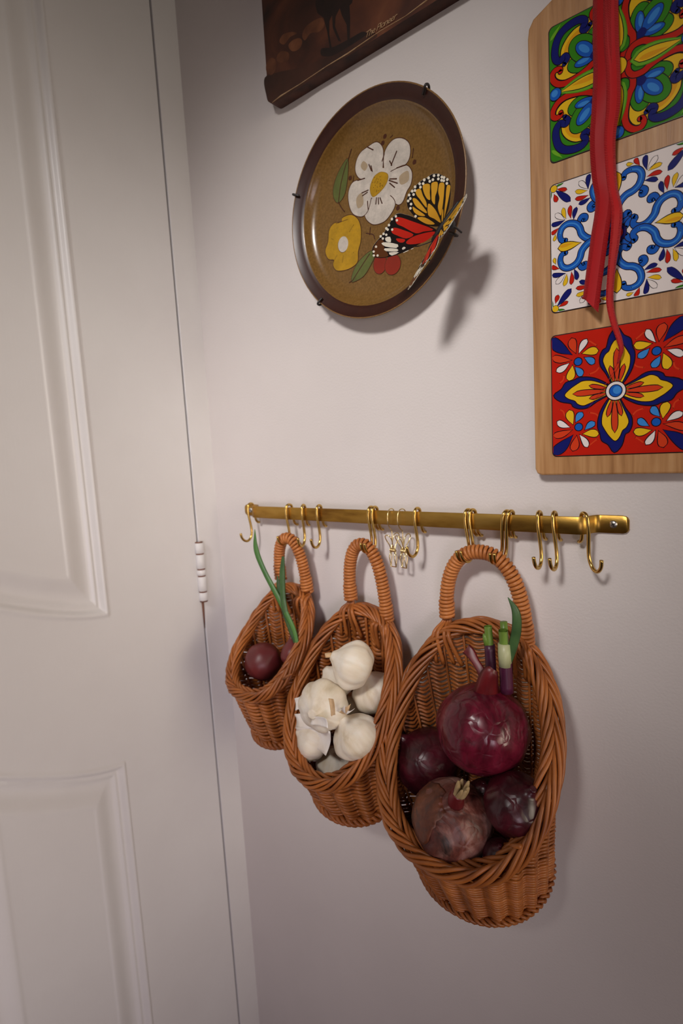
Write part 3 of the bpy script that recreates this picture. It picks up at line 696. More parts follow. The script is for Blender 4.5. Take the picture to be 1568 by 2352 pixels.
for k in range(4):
    ro = lambda L, k=k: [(u * math.cos(k * PI / 2) - v * math.sin(k * PI / 2), u * math.sin(k * PI / 2) + v * math.cos(k * PI / 2)) for u, v in L]
    t_ = ro([(0, 0.82), (0, 0.22)])
    pr.drop(*ro([(0, 0.88), (0, 0.17)]), 0.25, 'glaze_lgreen', line='glaze_green', lw=0.01)
    pr.drop(t_[0], t_[1], 0.15, 'glaze_yellow', line='glaze_line', lw=LW * 0.7)
    pr.drop(*ro([(0.02, 0.66), (0.02, 0.28)]), 0.07, 'glaze_gold')
    o_ = ro([(0, 0.90)])[0]; pr.disc(o_[0], o_[1], 0.085, 'glaze_blue', 18, line='glaze_line', lw=LW * 0.7); pr.disc(o_[0] - .01, o_[1] + .015, 0.05, 'glaze_sky', 14)
pr.disc(0, 0, 0.12, 'glaze_yellow', line='glaze_line', lw=LW * 0.7)
for su in (1, -1):
    for sv in (1, -1): pr.drop((su * 0.80, sv * 0.97), (su * 0.97, sv * 0.80), 0.05, 'glaze_lgreen')
t1 = b1.build('tile', board, smooth=False, loc=(0.5562 - bo.x, BF, TZ[0] - bo.z)); tag(t1, 'green tile with blue flowers and red scrolls')
# white tile
b2, pr = tile_base('glaze_white')
c7 = conv(TZ[1], 1180, 540, 0.5571)
qd = lambda L: [(u, -v) for u, v in c7(L)]
scroll = qd([(1095, 95), (1075, 118), (1045, 105), (1010, 120), (985, 175), (1000, 240), (1060, 285), (1130, 290), (1185, 320), (1208, 390), (1178, 455), (1110, 492), (1050, 488), (1040, 450)])
branch = qd([(1160, 292), (1210, 275), (1245, 240), (1235, 208), (1205, 212), (1200, 238)])
thorn = qd([(1010, 250), (1045, 320)])
root = qd([(1090, 90), (1050, 60), (1010, 50)])
small = [('navy', (1235, 325), (1360, 268), 42), ('red', (1258, 348), (1398, 322), 40), ('yellow', (1268, 396), (1396, 398), 40), ('none', (1262, 412), (1352, 490), 50), ('navy', (1256, 412), (1243, 558), 44), ('red', (1190, 490), (1145, 580), 38), ('yellow', (1130, 536), (1066, 562), 30)]
px1 = qd([(1000, 300), (1010, 300)]); unit = abs(px1[1][0] - px1[0][0]) / 10
corner = [('green', (375, 672), (338, 612), 38), ('red', (396, 640), (420, 560), 44), ('navy', (408, 672), (545, 500), 62), ('red', (425, 672), (515, 622), 36), ('green', (416, 696), (488, 718), 34)]
def white(mm):
    tr = lambda L: [(v, u) for u, v in L]
    for T in (lambda L: L, tr):
        for Q, w_ in ((root, 0.06), (branch, 0.055), (scroll, 0.075)):
            pr.stroke(mm(T(Q)), (lambda t, w_=w_: w_ * (0.75 + 0.45 * math.sin(PI * t))), 'glaze_blue', line='glaze_line', lw=0.012, sub=4)
        pr.drop(mm(T(thorn))[1], mm(T(thorn))[0], 0.06, 'glaze_blue')
        pr.stroke(mm(T(scroll[4:12])), 0.022, 'glaze_sky', sub=4)
        for cl, a, e, w_ in small:
            P = mm(T(qd([a, e])))
            if cl == 'none': pr.drop(P[0], P[1], w_ * unit, 'glaze_white', line='glaze_line', lw=0.008)
            else: pr.drop(P[0], P[1], w_ * unit, 'glaze_' + cl, line='glaze_line', lw=0.007, bend=0.06)
    for cl, a, e, w_ in corner:
        P = [(abs(u), abs(v)) for u, v in c7([a, e])]; P = mm(P); pr.drop(P[0], P[1], w_ * unit, 'glaze_' + cl, line='glaze_line', lw=0.007)
    o_ = mm([(0.93, 0.93)])[0]; pr.disc(o_[0], o_[1], 0.05, 'glaze_yellow', 14, line='glaze_line', lw=0.008)
mirrors(pr, white)
for k in range(4):
    ro = lambda L, k=k: [(u * math.cos(k * PI / 2) - v * math.sin(k * PI / 2), u * math.sin(k * PI / 2) + v * math.cos(k * PI / 2)) for u, v in L]
    a = qd([(965, 320), (965, 540)]); a = [(0, abs(p[1])) for p in a]
    P = ro(a); pr.drop(P[0], P[1], 0.125, 'glaze_yellow', line='glaze_line', lw=0.014)
    P = ro([(0.02, a[0][1] + 0.1), (0.02, a[1][1] - 0.02)]); pr.drop(P[0], P[1], 0.05, 'glaze_gold')
pr.disc(0, 0, 0.13, 'glaze_navy', line='glaze_line', lw=0.012); pr.disc(0, 0, 0.085, 'glaze_red')
t2 = b2.build('tile', board, smooth=False, loc=(0.5554 - bo.x, BF, TZ[1] - bo.z)); tag(t2, 'white tile with blue scrolls and small petals')
# red tile
b3, pr = tile_base('glaze_red')
c7 = conv(TZ[2], 1180, 540, 0.5550)
blue_p = c7([(890, 1400), (780, 1338), (680, 1318), (600, 1325), (555, 1348), (480, 1372), (440, 1432), (368, 1490), (430, 1545), (528, 1562), (550, 1592), (610, 1612), (690, 1600), (770, 1545), (890, 1470)])
yel_p = c7([(895, 1412), (800, 1372), (720, 1352), (640, 1356), (600, 1376), (560, 1402), (520, 1432), (472, 1486), (510, 1520), (565, 1537), (592, 1566), (640, 1582), (690, 1566), (780, 1522), (895, 1462)])
stam = [(c7([(890, 1440), (548, 1476)]), 0.085), (c7([(880, 1424), (702, 1396)]), 0.055), (c7([(880, 1462), (704, 1518)]), 0.055)]
cor = [('yellow', (548, 1762), (512, 1628), 75), ('sky', (572, 1742), (635, 1648), 60), ('white', (518, 1788), (398, 1735), 58), ('sky', (660, 1812), (752, 1740), 58), ('yellow', (640, 1852), (790, 1850), 70), ('white', (610, 1860), (685, 1975), 54),
       ('navy', (545, 1862), (348, 2042), 100), ('red2', (540, 1812), (360, 1872), 62), ('red2', (582, 1868), (545, 2010), 74)]
un = abs(c7([(600, 1700)])[0][0] - c7([(610, 1700)])[0][0]) / 10
def redc(mm):
    for cl, a, e, w_ in cor:
        P = mm([(abs(u), abs(v)) for u, v in c7([a, e])]); pr.drop(P[0], P[1], w_ * un, 'glaze_' + cl, line='glaze_line', lw=0.014, bend=0.05)
    for a, e in (((700, 1650), (800, 1700)), ((420, 1620), (470, 1690)), ((700, 1960), (780, 1900))):
        pr.stroke(mm([(abs(u), abs(v)) for u, v in c7([a, ((a[0] + e[0]) / 2 + 12, (a[1] + e[1]) / 2 - 12), e])]), 0.022, 'glaze_red2', sub=4)
    o_ = mm([(abs(u), abs(v)) for u, v in c7([(601, 1786)])])[0]; pr.disc(o_[0], o_[1], 0.057, 'glaze_blue', 18, line='glaze_line', lw=0.014)
mirrors(pr, redc)
for k in range(4):
    ro = lambda L, k=k: [(u * math.cos(k * PI / 2) - v * math.sin(k * PI / 2), u * math.sin(k * PI / 2) + v * math.cos(k * PI / 2)) for u, v in L]
    pr.blob(ro(blue_p), 'glaze_navy', line='glaze_line', lw=0.016, sub=3)
    pr.blob(ro(yel_p), 'glaze_yellow', line='glaze_line', lw=0.014, sub=3)
    for Q, w_ in stam[1:] + stam[:1]:
        P = ro(Q); pr.drop(P[0], P[1], w_, 'glaze_red2', line='glaze_line', lw=0.013)
pr.disc(0, 0, 0.14, 'glaze_white', line='glaze_line', lw=0.016); pr.disc(0, 0, 0.088, 'glaze_blue', line='glaze_line', lw=0.012); pr.disc(0.02, 0.01, 0.06, 'glaze_sky')
t3 = b3.build('tile', board, smooth=False, loc=(TCX - bo.x, BF, TZ[2] - bo.z)); tag(t3, 'red tile with a blue and yellow flower')

# ribbon, two tails
rib = thing('satin_ribbon', 'red satin ribbon hanging down in front of the patterned tiles', 'ribbon', at(1385, 10, -0.02))
def ribbon(rows, name, cut=0.0):
    # rows: (px, py, y, half width, facing angle)
    K = catmull([(at(r_[0], r_[1], r_[2])) for r_ in rows], 8); Wd = catmull([(r_[3], r_[4], 0) for r_ in rows], 8)
    b = MB(); vs = []; uvs = []; n = 6; s = 0
    for i, p in enumerate(K):
        if i: s += (p - K[i - 1]).length
        hwid, ang = Wd[i].x, Wd[i].y
        d = Vector((math.cos(ang), -math.sin(ang), 0))
        for k in range(n + 1):
            t = k / n * 2 - 1
            q = p + d * hwid * t + Vector((0, -0.0006 * (1 - t * t), 0))
            if cut and i > len(K) - 11: q.z += cut * (1 - t) / 2 * (i - len(K) + 11) / 10
            vs.append(q - rib.location); uvs.append((k / n, s))
    fs = [(i * (n + 1) + k, i * (n + 1) + k + 1, (i + 1) * (n + 1) + k + 1, (i + 1) * (n + 1) + k) for i in range(len(K) - 1) for k in range(n)]
    b.add(vs, fs, 'ribbon_satin'); o = b.build(name, rib)
    ul = o.data.uv_layers.new(name='UVMap')
    for lp in o.data.loops: ul.data[lp.index].uv = uvs[lp.vertex_index]
    sm = o.modifiers.new('solid', 'SOLIDIFY'); sm.thickness = 0.0003; sm.offset = 0
    return o
ribbon([(1392, -330, -0.0160, 0.0060, 0.1), (1386, -200, -0.0185, 0.0070, 0.2), (1383, -60, -0.020, 0.0072, 0.25), (1381, 60, -0.021, 0.0072, 0.25), (1383, 160, -0.023, 0.0072, 0.2), (1381, 240, -0.024, 0.0072, 0.0), (1377, 320, -0.023, 0.0072, -0.2), (1381, 400, -0.021, 0.0072, -0.1), (1388, 460, -0.022, 0.0070, 0.1), (1377, 540, -0.026, 0.0070, 0.1), (1366, 620, -0.027, 0.0070, 0.1), (1357, 690, -0.027, 0.0068, 0.05), (1354, 722, -0.027, 0.0066, 0.05)], 'ribbon_tail', 0.016)
ribbon([(1400, -325, -0.0172, 0.0050, -0.2), (1401, -200, -0.0195, 0.0050, -0.3), (1402, -60, -0.020, 0.0050, -0.3), (1403, 80, -0.022, 0.0052, -0.3), (1408, 170, -0.024, 0.0050, -0.5), (1408, 240, -0.025, 0.0050, -0.5), (1400, 320, -0.026, 0.0045, -0.7), (1405, 420, -0.026, 0.0045, -0.9), (1416, 480, -0.027, 0.0045, -0.8), (1413, 540, -0.027, 0.0045, -0.9), (1404, 620, -0.027, 0.0038, -1.0), (1400, 690, -0.026, 0.0036, -1.0), (1409, 740, -0.025, 0.0034, -1.0), (1422, 780, -0.023, 0.0030, -1.0), (1426, 805, -0.021, 0.0024, -1.0), (1418, 835, -0.019, 0.0010, -1.0)], 'ribbon_tail')
b = MB(); P = catmull([at(1418, 833, -0.019), at(1405, 860, -0.0175), at(1385, 890, -0.0165), at(1362, 922, -0.0155), at(1345, 945, -0.015)], 5)
b.tube([p - rib.location for p in P], [0.00035 - 0.0003 * i / (len(P) - 1) for i in range(len(P))], 'ribbon_satin', n=5); b.build('loose_thread', rib)

# ------------------------------------------------------------------ rail
RYC, RZC, RH = -0.0185, 1.3710, 0.0078
rail = thing('brass_rail', 'long flat brass wall rail carrying hooks and baskets', 'rail', (0.33, 0, RZC))
xl, xr = 0.094, 0.562
prof_r = [(xr, -0.0016), (xr - 0.0009, -0.0016), (xr - 0.0025, -0.0016), (xr - 0.0055, -0.0016), (xr - 0.022, -0.0016), (xr - 0.0255, -0.0022), (xr - 0.0285, -0.006), (xr - 0.031, -0.0135), (xr - 0.034, -0.0175), (xr - 0.038, RYC), (xr - 0.06, RYC)]
prof_l = [(xl + 0.06, RYC), (xl + 0.012, RYC), (xl + 0.008, -0.0175), (xl + 0.005, -0.0135), (xl + 0.0025, -0.006), (xl - 0.0005, -0.0022), (xl - 0.004, -0.0016), (xl - 0.0205, -0.0016), (xl - 0.0235, -0.0016), (xl - 0.0251, -0.0016), (xl - 0.026, -0.0016)]
path = prof_r + [(0.45, RYC), (0.3, RYC), (0.2, RYC)] + prof_l
b = MB(); L = len(path); tk = 0.0013
vs = []
for i, (x, y) in enumerate(path):
    a = path[max(0, i - 1)]; c = path[min(L - 1, i + 1)]; dx, dy = c[0] - a[0], c[1] - a[1]; d = math.hypot(dx, dy); nx, ny_ = dy / d, -dx / d
    if ny_ > 0: nx, ny_ = -nx, -ny_
    e = 1.0
    for (off, z) in ((tk, RH - 0.0007), (tk * 0.6, RH), (-tk * 0.6, RH), (-tk, RH - 0.0007), (-tk, -RH + 0.0007), (-tk * 0.6, -RH), (tk * 0.6, -RH), (tk, -RH + 0.0007)):
        s_ = 1.0
        s_ = {0: 0.50, 1: 0.76, 2: 0.92}.get(min(i, L - 1 - i), 1.0)
        vs.append((x + nx * off - 0.33, y + ny_ * off, z * s_))
fs = [(i * 8 + k, i * 8 + (k + 1) % 8, (i + 1) * 8 + (k + 1) % 8, (i + 1) * 8 + k) for i in range(L - 1) for k in range(8)] + [tuple(range(8)), tuple((L - 1) * 8 + k for k in range(8))]
# the flange ends are rounded: insert a tighter ring just inside the end
vs2 = [list(v_) for v_ in vs]
b.add(vs2, fs, 'brass'); o = b.build('bar', rail, smooth=True, normals=True)
o.data.polygons.foreach_set('use_smooth', [True] * len(o.data.polygons))
md = o.modifiers.new('es', 'EDGE_SPLIT'); md.split_angle = math.radians(40)
for xs_ in (xr - 0.0125, xl - 0.014):
    b = MB(); b.lathe([(0.0, 0.0011), (0.0022, 0.0011), (0.0032, 0.0004), (0.0036, -0.0004), (0.0036, -0.001)], 'screw_steel', n=24, fn=lambda p, a, t: (p[0], -p[2], p[1]))
    for ang in (0.4, 0.4 + PI / 2):
        c_, s_ = math.cos(ang), math.sin(ang)
        q = [(c_ * 0.0018 - s_ * 0.0003, s_ * 0.0018 + c_ * 0.0003), (-c_ * 0.0018 - s_ * 0.0003, -s_ * 0.0018 + c_ * 0.0003), (-c_ * 0.0018 + s_ * 0.0003, -s_ * 0.0018 - c_ * 0.0003), (c_ * 0.0018 + s_ * 0.0003, s_ * 0.0018 - c_ * 0.0003)]
        b.add([(x, -0.00118, z) for x, z in q], [(0, 1, 2, 3)], 'black_wire')
    b.build('screw', rail, loc=(xs_ - 0.33, -0.0029, 0))

# ------------------------------------------------------------------ S hooks
HP = [(-0.0125, -0.0158), (-0.0098, -0.0150), (-0.0072, -0.0120), (-0.0058, -0.0065), (-0.0052, 0.0), (-0.0049, 0.0062), (-0.0038, 0.0098), (-0.0012, 0.0112), (0.0016, 0.0108), (0.0038, 0.0085), (0.0046, 0.0040),
      (0.0044, -0.0020), (0.0032, -0.0100), (0.0018, -0.0180), (0.0010, -0.0255), (0.0018, -0.0318), (0.0045, -0.0365), (0.0090, -0.0388), (0.0138, -0.0372), (0.0172, -0.0330), (0.0186, -0.0272)]
def s_hook(x, rotz=0.0, swing=0.0, label='', scale=1.0):
    b = MB(); P = catmull([(0, -u, v) for u, v in HP], 5)
    b.tube(P, 0.00165 * scale, 'hook_brass', n=10)
    o = b.build('s_hook')
    o.location = (x, RYC, RZC); o.rotation_euler = (0, swing, rotz)
    return tag(o, label, 's-hook', 'brass s-hooks on the rail')
s_hook(0.0985, -0.15, 0.0, 'empty brass s-hook at the end of the rail nearest the door')
s_hook(0.1712, -0.25, 0.03, 'brass s-hook carrying the smallest basket by the door')
s_hook(0.1968, 0.25, 0.0, 'brass s-hook just right of the smallest basket handle, its curl half hidden')
s_hook(0.2228, 0.05, 0.0, 'empty brass s-hook with its whole curl showing, between smallest and middle basket')
s_hook(0.3012, -0.15, 0.0, 'left one of the two brass s-hooks carrying the garlic basket')
s_hook(0.3062, -0.15, 0.0, 'right one of the two brass s-hooks carrying the garlic basket')
s_hook(0.3618, -0.15, 0.0, 'empty brass s-hook directly right of the two wire clips')
s_hook(0.4206, -0.30, -0.03, 'first s-hook from the left on the big onion basket handle')
s_hook(0.4252, -0.30, -0.03, 'second s-hook from the left on the big onion basket handle')
s_hook(0.4588, -0.25, 0.14, 'third s-hook from the left on the big onion basket handle')
s_hook(0.4630, -0.25, 0.14, 'fourth s-hook from the left on the big onion basket handle')
s_hook(0.4916, -0.03, -0.05, 'left of two empty s-hooks hanging side by side, right of the big basket')
s_hook(0.5052, -0.02, -0.06, 'right of two empty s-hooks hanging side by side, right of the big basket')
s_hook(0.5310, 0.85, -0.10, 'empty brass s-hook turned sideways beside the rail screw')

# ------------------------------------------------------------------ wire clips hanging from the rail
def wire_clip(x, rotz, label, sw=0.0):
    t = thing('wire_clip', label, 'clip', (x, RYC, RZC), 'thin brass wire clips on the rail'); t.rotation_euler = (0, sw, rotz)
    w = 0.0006
    # hanger hook lies round the bar
    H = catmull([(-0.0010, 0.0050, -0.009), (-0.0005, 0.0062, 0.0), (0, 0.0048, 0.0075), (0, 0.0008, 0.0100), (0, -0.0035, 0.0085), (0.0004, -0.0066, 0.002), (0.0004, -0.0062, -0.006), (0.0002, -0.003, -0.0115), (0, -0.0006, -0.0135), (0, -0.0002, -0.018), (0, -0.0002, -0.034)], 5)
    b = MB(); b.tube(H, w, 'clip_brass', n=7); b.build('hook', t)
    zc = -0.0360
    for sg in (-1, 1):
        # thumb loop above the spring, jaw below it
        b = MB(); a = sg * 0.0052
        loop = [(-0.0030, -a * 0.2, zc - 0.001), (-0.0026, a * 0.45, zc + 0.006), (-0.0040, a * 1.0, zc + 0.0115), (-0.0036, a * 1.45, zc + 0.0160), (0.0, a * 1.65, zc + 0.0180), (0.0036, a * 1.45, zc + 0.0160), (0.0040, a, zc + 0.0115), (0.0026, a * 0.45, zc + 0.006), (0.0030, -a * 0.2, zc - 0.001)]
        b.tube(catmull(loop, 5), w, 'clip_brass', n=7); b.build('thumb_loop', t)
        b = MB(); j = -sg
        jaw = [(-0.0030, 0, zc), (-0.0036, j * 0.0022, zc - 0.008), (-0.0036, j * 0.0010, zc - 0.013), (-0.0036, j * 0.0004, zc - 0.0185), (0.0036, j * 0.0004, zc - 0.0185), (0.0036, j * 0.0010, zc - 0.013), (0.0036, j * 0.0022, zc - 0.008), (0.0030, 0, zc)]
        b.tube(jaw, w, 'clip_brass', n=7); b.build('jaw', t)
    b = MB(); P = []
    for i in range(80):
        a = i / 79 * 2 * PI * 7; P.append((-0.0034 + 0.0068 * i / 79, 0.0017 * math.cos(a), zc + 0.0017 * math.sin(a)))
    b.tube(P, 0.0005, 'clip_brass', n=6); b.build('spring', t)
    return t
wire_clip(0.3285, -0.12, 'left of the two thin wire clips hanging from the rail', 0.0)
wire_clip(0.3425, -0.30, 'right of the two thin wire clips hanging from the rail', 0.0)

# ------------------------------------------------------------------ baskets
class Basket:
    def __init__(s, name, label, xc, w, d, y0, zb, zf, p, e, z0, tilt, xb, wb, db, yb, nfl, amp, rs, pitch_lo, pitch_up, rimR, rimr, nstr, turns, feet, top, seed):
        s.__dict__.update(locals()); s.rnd = random.Random(seed)
        s.t = thing(name, label, 'basket', (xc, -0.06, z0), 'wicker baskets hanging from the rail'); s.o = Vector((xc, -0.06, z0))
        s.make()
    def rimz(s, th): return s.zf + (s.zb - s.zf) * ((1 + math.cos(th)) / 2) ** s.p
    def plan(s, th, xc, w, y0, d, e):
        sn, c = math.sin(th), math.cos(th)
        return Vector((xc + w * math.copysign(abs(sn) ** e, sn), y0 - d * (1 - math.copysign(abs(c) ** e, c)) / 2, 0))
    def rim(s, th):
        q = s.plan(th, s.xc, s.w, s.y0, s.d, s.e); q.z = s.rimz(th); return q
    def base(s, th):
        q = s.plan(th, s.xb, s.wb, s.yb, s.db, 0.95); q.z = s.bz(th); return q
    def bz(s, th): return s.z0 + s.tilt * math.cos(th)
    def wall(s, th, z, off=0.0):
        R = s.rim(th); B = s.base(th); t = min(1.0, max(0.0, (z - B.z) / (R.z - B.z)))
        k = t ** 0.85
        q = B * (1 - k) + R * k; q.z = z
        # outward direction in plan
        g = s.plan(th + 0.01, s.xc, s.w, s.y0, s.d, s.e) - s.plan(th - 0.01, s.xc, s.w, s.y0, s.d, s.e)
        n = Vector((g.y, -g.x, 0)); 
        ctr = Vector((s.xc, s.y0 - s.d / 2, 0))
        if n.dot(Vector((q.x, q.y, 0)) - ctr) < 0: n = -n
        n = n.normalized() if n.length > 1e-9 else Vector((0, 1, 0))
        return q + n * off
    def add(s, mb, name, parent=None):
        mb.v = [(p[0] - s.o.x, p[1] - s.o.y, p[2] - s.o.z) for p in mb.v]
        return mb.build(name, parent or s.t)
    def make(s):
        R = s.rnd
        amp = s.amp
        # rows of weavers
        z = s.z0 - s.tilt + s.rs * 1.2; row = 0
        while z < s.zb - s.rimR:
            pitch = s.pitch_lo if z < s.zf - 0.004 else (s.pitch_up * 0.5 + s.rs * 1.05 if z < s.zf + 0.055 else s.pitch_up)
            c0, half = 0.0, PI                          # centre angle and half width of the row's arc
            if z > s.zf + 0.002:                        # above the front rim: only round the back
                a, c = 0.0, PI
                for _ in range(30):
                    mid = (a + c) / 2
                    if s.rimz(mid) - s.rimR * 0.2 > z: a = mid
                    else: c = mid
                half = a
            elif z < s.z0 + s.tilt:                     # the base is tilted: lowest rows only round the front
                c0 = PI; half = PI - math.acos(max(-1, min(1, (z - s.rs * 0.5 - s.z0) / s.tilt)))
            if half < 0.35:
                if c0 == 0.0: break
                z += pitch; continue
            closed = half >= PI - 1e-6
            n = 132 if closed else max(24, int(120 * half / PI))
            P = []; jit = R.uniform(-1, 1) * s.rs * 0.25
            for i in range(n if closed else n + 1):
                th = c0 - half + 2 * half * i / n
                wv = math.cos(s.nfl * th)
                zz = z + jit + s.rs * 0.85 * math.sin(s.nfl * th + 0.6) + s.rs * 0.25 * noise.noise((th * 2, row * 3.1, s.seed))
                P.append(s.wall(th, max(s.bz(th), min(zz, s.rimz(th))), amp * wv))
            b = MB(); b.tube(P, s.rs * R.uniform(0.93, 1.05), 'wicker', n=6, closed=closed); s.add(b, 'weaver')
            z += pitch; row += 1
        # stakes
        for k in range(s.nfl):
            th = 2 * PI * k / s.nfl
            b = MB(); zt = s.rimz(th)
            z_ = s.bz(th); P = [s.wall(th, z_ + (zt - z_) * i / 10, -s.rs * 0.8) for i in range(11)]
            b.tube(P, s.rs * 0.8, 'wicker', n=6); s.add(b, 'stake')
        # base: coiled rows
        b = MB(); turns = int(s.wb / (s.rs * 2.3)); n = turns * 40; P = []
        for i in range(n):
            a = 2 * PI * i / 40; f = 1 - i / n * 0.97
            q = s.base(a); c = Vector((s.xb, s.yb - s.db / 2, s.z0)); q = c + (q - c) * f; q.z += s.rs * (0.4 + 0.4 * math.cos(a * 6)); P.append(q)
        b.tube(P, s.rs * 1.1, 'wicker', n=6); base_o = s.add(b, 'base')
        # foot border: scalloped bows of cane round the bottom edge
        for j in range(3):
            b = MB(); P = []
            for i in range(160):
                th = 2 * PI * i / 160; zb_ = s.bz(th)
                a = s.nfl * th / 1.0 + j * 2 * PI / 3
                g = s.wall(th, zb_ + s.rs, s.rs * (1.3 + 1.3 * math.cos(a)))
                g.z = zb_ + s.rs * (0.2 + 1.7 * math.sin(a)); P.append(g)
            b.tube(P, s.rs * 1.1, 'wicker', n=6, closed=True); s.add(b, 'border_strand', base_o)
        # rim: twisted border
        M = 260; C = [s.rim(2 * PI * i / M) for i in range(M)]
        cen = Vector((s.xc, s.y0 - s.d / 2, 0))
        fr = []
        for i in range(M):
            T = (C[(i + 1) % M] - C[i - 1]).normalized()
            o = Vector((C[i].x, C[i].y, 0)) - cen
            th = 2 * PI * i / M
            g = s.wall(th, C[i].z, 1.0) - s.wall(th, C[i].z, 0.0)
            g = (g - T * g.dot(T)).normalized(); fr.append((g, T.cross(g).normalized()))
        b = MB(); b.tube(C, s.rimR * 0.45, 'wicker', n=8, closed=True); rim_o = s.add(b, 'rim')
        for side in (1, -1):
            for k in range(s.nstr):
                P = []; w = R.uniform(-0.15, 0.15)
                for i in range(M):
                    th = 2 * PI * i / M
                    a = 2 * PI * k / s.nstr - side * s.turns * th + w
                    g, u = fr[i]; ra = s.rimR * 0.52 * (1 + 0.10 * math.sin(7 * th + k * 1.7))
                    P.append(C[i] + g * (side * s.rimR * 0.50 + math.cos(a) * ra) + u * (math.sin(a) * ra * 1.35 - side * s.rimR * 0.10))
                b = MB(); b.tube(P, s.rimr * R.uniform(0.94, 1.05), 'wicker', n=7, closed=True); s.add(b, 'rim_strand', rim_o)
        # handle
        (fl, fr_, tp) = s.feet
        n = 70; H = []
        for i in range(n + 1):
            a = PI * i / n
            c = math.cos(a); sn = math.sin(a)
            x = (fl.x + fr_.x) / 2 - (fr_.x - fl.x) / 2 * math.copysign(abs(c) ** 0.86, c)
            zf_ = fl.z * (1 - i / n) + fr_.z * (i / n)
            f = sn ** 0.80
            H.append(Vector((x, (fl.y * (1 - i / n) + fr_.y * i / n) * (1 - f) + tp.y * f, zf_ + (tp.z - zf_) * f)))
        # arc-length resample
        cum = [0]
        for i in range(n): cum.append(cum[-1] + (H[i + 1] - H[i]).length)
        Ltot = cum[-1]
        def hp(u):
            u = min(Ltot, max(0, u)); i = 0
            while i < n - 1 and cum[i + 1] < u: i += 1
            t = (u - cum[i]) / (cum[i + 1] - cum[i]); return H[i].lerp(H[i + 1], t)
        hr = s.hr if hasattr(s, 'hr') else 0.0046
        b = MB(); b.tube([hp(Ltot * i / 60) for i in range(61)], hr, 'wicker', n=8); hand_o = s.add(b, 'handle')
        wr = 0.00195; pitch = wr * 2.02; tn = Ltot / pitch; seg = 14; cnt = int(tn * seg); P = []
        u0 = None
        for i in range(cnt + 1):
            u = Ltot * i / cnt; c = hp(u); T = (hp(u + 0.001) - hp(u - 0.001)).normalized()
            if u0 is None: u0 = T.orthogonal().normalized()
            u0 = (u0 - T * u0.dot(T)).normalized(); v0 = T.cross(u0); a = 2 * PI * i / seg
            end = min(u, Ltot - u); rr = hr + (0.0009 if end < 0.018 else 0.0)
            P.append(c + (u0 * math.cos(a) + v0 * math.sin(a)) * (rr + wr * 0.55))
        b = MB(); b.tube(P, wr, 'wicker_wrap', n=6); s.add(b, 'wrapping', hand_o)
        # strands spreading from each foot into the rim
        for foot, sgn in ((fl, -1), (fr_, 1)):
            th = 0.0
            best = min(range(-60, 61), key=lambda q: abs(s.rim(q * 0.03).x - foot.x)); th = best * 0.03
            for k, dx in enumerate((-0.013, -0.006, 0.004, 0.012)):
                rc = s.rim(th); e1 = s.wall(th + dx / s.w * 1.2, rc.z - 0.030, -0.006 if k % 2 else -0.003)
                side = Vector((0, -0.010 if k % 2 == 0 else -0.011, 0))
                P = catmull([foot + Vector((dx * 0.22, 0, 0.006)), foot + Vector((dx * 0.3, -0.001, -0.004)), Vector((foot.x + dx * 0.75, rc.y, rc.z)) + side, e1], 6)
                b = MB(); b.tube(P, 0.0021, 'wicker', n=7); s.add(b, 'foot_binding', hand_o)

HTZ = RZC - 0.0388 + 0.0016 + 0.0068
def V(*a): return Vector(a)
b3k = Basket('wicker_basket', 'largest wicker basket, filled with red onions', 0.4370, 0.0800, 0.110, -0.0185, 1.2668, 1.0830, 1.18, 0.90, 1.0490, 0.022, 0.446, 0.0615, 0.098, -0.010, 22, 0.0026, 0.00160, 0.0028, 0.0043, 0.0088, 0.0020, 7, 6,
             (at(1027, 1418, -0.022), at(1208, 1478, -0.020), V(0.4400, -0.0268, HTZ + 0.002)), None, 3)
b2k = Basket('wicker_basket', 'middle-sized wicker basket, filled with white garlic bulbs', 0.2865, 0.0625, 0.104, -0.0185, 1.2620, 1.1040, 1.06, 0.96, 1.0640, 0.018, 0.287, 0.0520, 0.080, -0.010, 16, 0.0034, 0.0021, 0.0050, 0.0049, 0.0080, 0.0019, 7, 5,
             (at(806, 1378, -0.022), at(889, 1424, -0.020), V(0.3040, -0.0268, HTZ)), None, 5)
b1k = Basket('wicker_basket', 'smallest wicker basket beside the door, holding shallots and green shoots', 0.1680, 0.0490, 0.092, -0.0180, 1.2735, 1.1650, 1.2, 0.88, 1.1050, 0.015, 0.167, 0.0395, 0.070, -0.010, 14, 0.0032, 0.0021, 0.0051, 0.0046, 0.0070, 0.0018, 7, 5,
             (at(645, 1330, -0.022), at(706, 1358, -0.020), V(0.1720, -0.0268, HTZ)), None, 9)
# stray cane ends
b = MB(); b.tube([at(650, 1560, -0.112), at(662, 1552, -0.118), at(672, 1547, -0.122)], [0.0015, 0.0014, 0.0005], 'wicker', n=6); b1k.add(b, 'stray_end')
b = MB(); b.tube([at(1195, 1944, -0.116), at(1172, 1941, -0.108), at(1152, 1940, -0.100)], 0.0021, 'wicker', n=7); b3k.add(b, 'stray_end')

